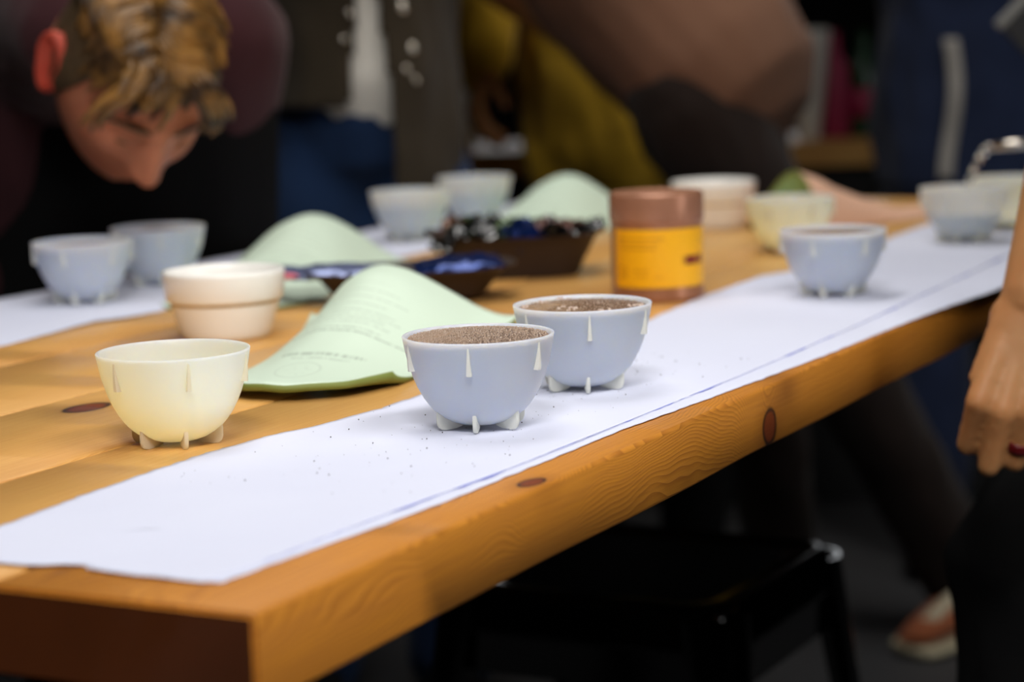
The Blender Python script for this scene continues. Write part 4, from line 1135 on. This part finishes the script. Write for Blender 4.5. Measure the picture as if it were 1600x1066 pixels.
# ------------------------------------------------------------------ kettle and water
M['chrome'] = plain('brushed_steel', (208, 200, 188), .18, metal=1.0, vary=.05)
ket = thing('gooseneck_kettle', 'steel gooseneck kettle spout pouring water at the right frame edge', 'kettle')
tip = at(1549, 229, 2.44); kb = V((1.86, .0, .10))
bm = bmesh.new()
s1 = tip+V((.022, -.040, .0025)); pts = [tip, s1, tip+V((.05, -.075, -.012)), tip+V((.10, -.10, -.05)), kb+V((-.065, .03, -.035))]
limb(bm, pts, [.0052, .0060, .0068, .0075, .010], n=16, cap=False)
ob('spout', bm, M['chrome'], ket)
bm = bmesh.new(); lathe(bm, [(0, -.065), (.066, -.065), (.070, -.060), (.066, 0), (.055, .050), (.050, .056), (.0, .056)], 48, c=kb); ob('kettle_body', bm, M['chrome'], ket, angle=40)
bm = bmesh.new(); lathe(bm, [(.050, .056), (.045, .062), (.012, .068), (.010, .080), (.013, .088), (0, .090)], 32, c=kb); ob('lid', bm, M['steel'], ket, angle=40)
bm = bmesh.new(); hd = V((.03, -.062, 0)); hd2 = V((.05, -.11, 0)); tube(bm, [kb+hd+V((0, 0, .045)), kb+hd2+V((0, 0, .05)), kb+hd2*1.1, kb+hd2*1.05-V((0, 0, .05))], .009); ob('handle', bm, M['steel'], ket)
t = NT('clear_water'); t.set(col=(1, 1, 1), rough=.02, trans=1.0, ior=1.33); M['water'] = t.m
bm = bmesh.new(); end = V((1.602, .135, .040)); pts = []; rad = []
for i in range(26):
    s = i/25; h = 1-(1-s)**1.0
    p = tip.lerp(end, s); p.z = tip.z+(end.z-tip.z)*(s**1.9); 
    p += V((.0012*math.sin(i*1.7), .0012*math.cos(i*1.3), 0)); pts.append(p); rad.append(.0042*(1-.35*s)+.0011*math.sin(i*1.25))
limb(bm, pts, rad, n=12)
tag(ob('water_stream', bm, M['water']), 'thin stream of clear water falling from the kettle spout into a bowl', 'water')

# ------------------------------------------------------------------ tablet top right, background table and its crockery
M['black_panel'] = plain('black_counter_panel', (14, 14, 15), .7)
M['dark_panel'] = plain('black_panel', (14, 12, 11), .5); M['grey_edge'] = plain('grey_edge', (120, 120, 116), .5)
tb = thing('tablet', 'black tablet with a grey edge held up at the top right corner', 'tablet')
pA, pB, pC = at(1556, 36, 3.0), at(1625, -35, 3.0), at(1640, 150, 3.02)
ux = (pB-pA).normalized(); n_ = ux.cross(pC-pA).normalized(); uy = n_.cross(ux).normalized()
if uy.dot(pC-pA) < 0: uy = -uy
rot = Matrix((ux, uy, n_)).transposed()
bm = bmesh.new(); box(bm, pA+ux*.09+uy*.075, (.18, .135, .008), .002, rot); ob('screen_panel', bm, M['dark_panel'], tb, smooth=False)
bm = bmesh.new(); box(bm, pA+ux*.09+uy*.005, (.184, .012, .010), .002, rot); ob('edge', bm, M['grey_edge'], tb, smooth=False)

bt = thing('background_counter', 'wooden-topped dark counter far behind the people', 'counter')
ce = at(1050, 240, 4.45); ang = math.atan2(CR.y, CR.x)
rotz = Matrix.Rotation(ang, 3, 'Z')
for k in range(3):
    bm = bmesh.new(); c = V((ce.x, ce.y, -.025))+rotz @ V((0, .085+.15*k, 0)); box(bm, c, (4.4, .148, .05), .002, rotz); ob('plank', bm, M['top2'], bt, smooth=False)
for k in range(6):
    bm = bmesh.new(); c = V((ce.x, ce.y, (FLOOR-.05)/2))+rotz @ V((-1.82+.728*k, .05, 0)); box(bm, c, (.722, .03, -FLOOR-.052), .002, rotz); ob('front_panel', bm, M['black_panel'], bt, smooth=False)
def on_bt(px, off): 
    q = at(px, 240, 4.45); q = V((q.x, q.y, 0))+rotz @ V((0, off, 0)); q.z = .0005; return q
M['white_glaze'] = plain('white_glaze', (236, 234, 226), .3, vary=.02); M['green_glass'] = plain('dark_green_glass', (28, 62, 40), .1); M['magenta'] = plain('magenta_card', (150, 34, 72), .5)
def crock(name, label, cat, px, off, prof, m, band=None):
    r = thing(name, label, cat, on_bt(px, off)); bm = bmesh.new(); lathe(bm, prof, 40); ob('vessel', bm, m, r, angle=45)
    if band: bm = bmesh.new(); lathe(bm, band[0], 40); ob('label_band', bm, band[1], r)
    return r
crock('utensil_crock', 'small white crock on the background counter between olive jacket and mustard sleeve', 'crock', 722, .10, [(0, 0), (.022, 0), (.026, .01), (.034, .09), (.038, .15), (.036, .156), (.032, .15), (.030, .02), (0, .015)], M['white_glaze'])
crock('tall_vase', 'tall white vase on the background counter right of the brown top', 'vase', 1276, .10, [(0, 0), (.018, 0), (.022, .01), (.034, .12), (.044, .22), (.042, .226), (.038, .22), (.018, .02), (0, .015)], M['white_glaze'])
bprof = [(0, 0), (.032, 0), (.034, .004), (.034, .13), (.030, .15), (.014, .175), (.012, .215), (.014, .22), (0, .22)]
crock('bottle', 'dark magenta carton-shaped bottle on the background counter', 'bottle', 1322, .16, bprof, M['magenta'])
crock('bottle', 'dark green glass bottle with a red label on the background counter', 'bottle', 1372, .18, bprof, M['green_glass'], ([(.0345, .04), (.0347, .04), (.0347, .10), (.0345, .10)], M['magenta']))
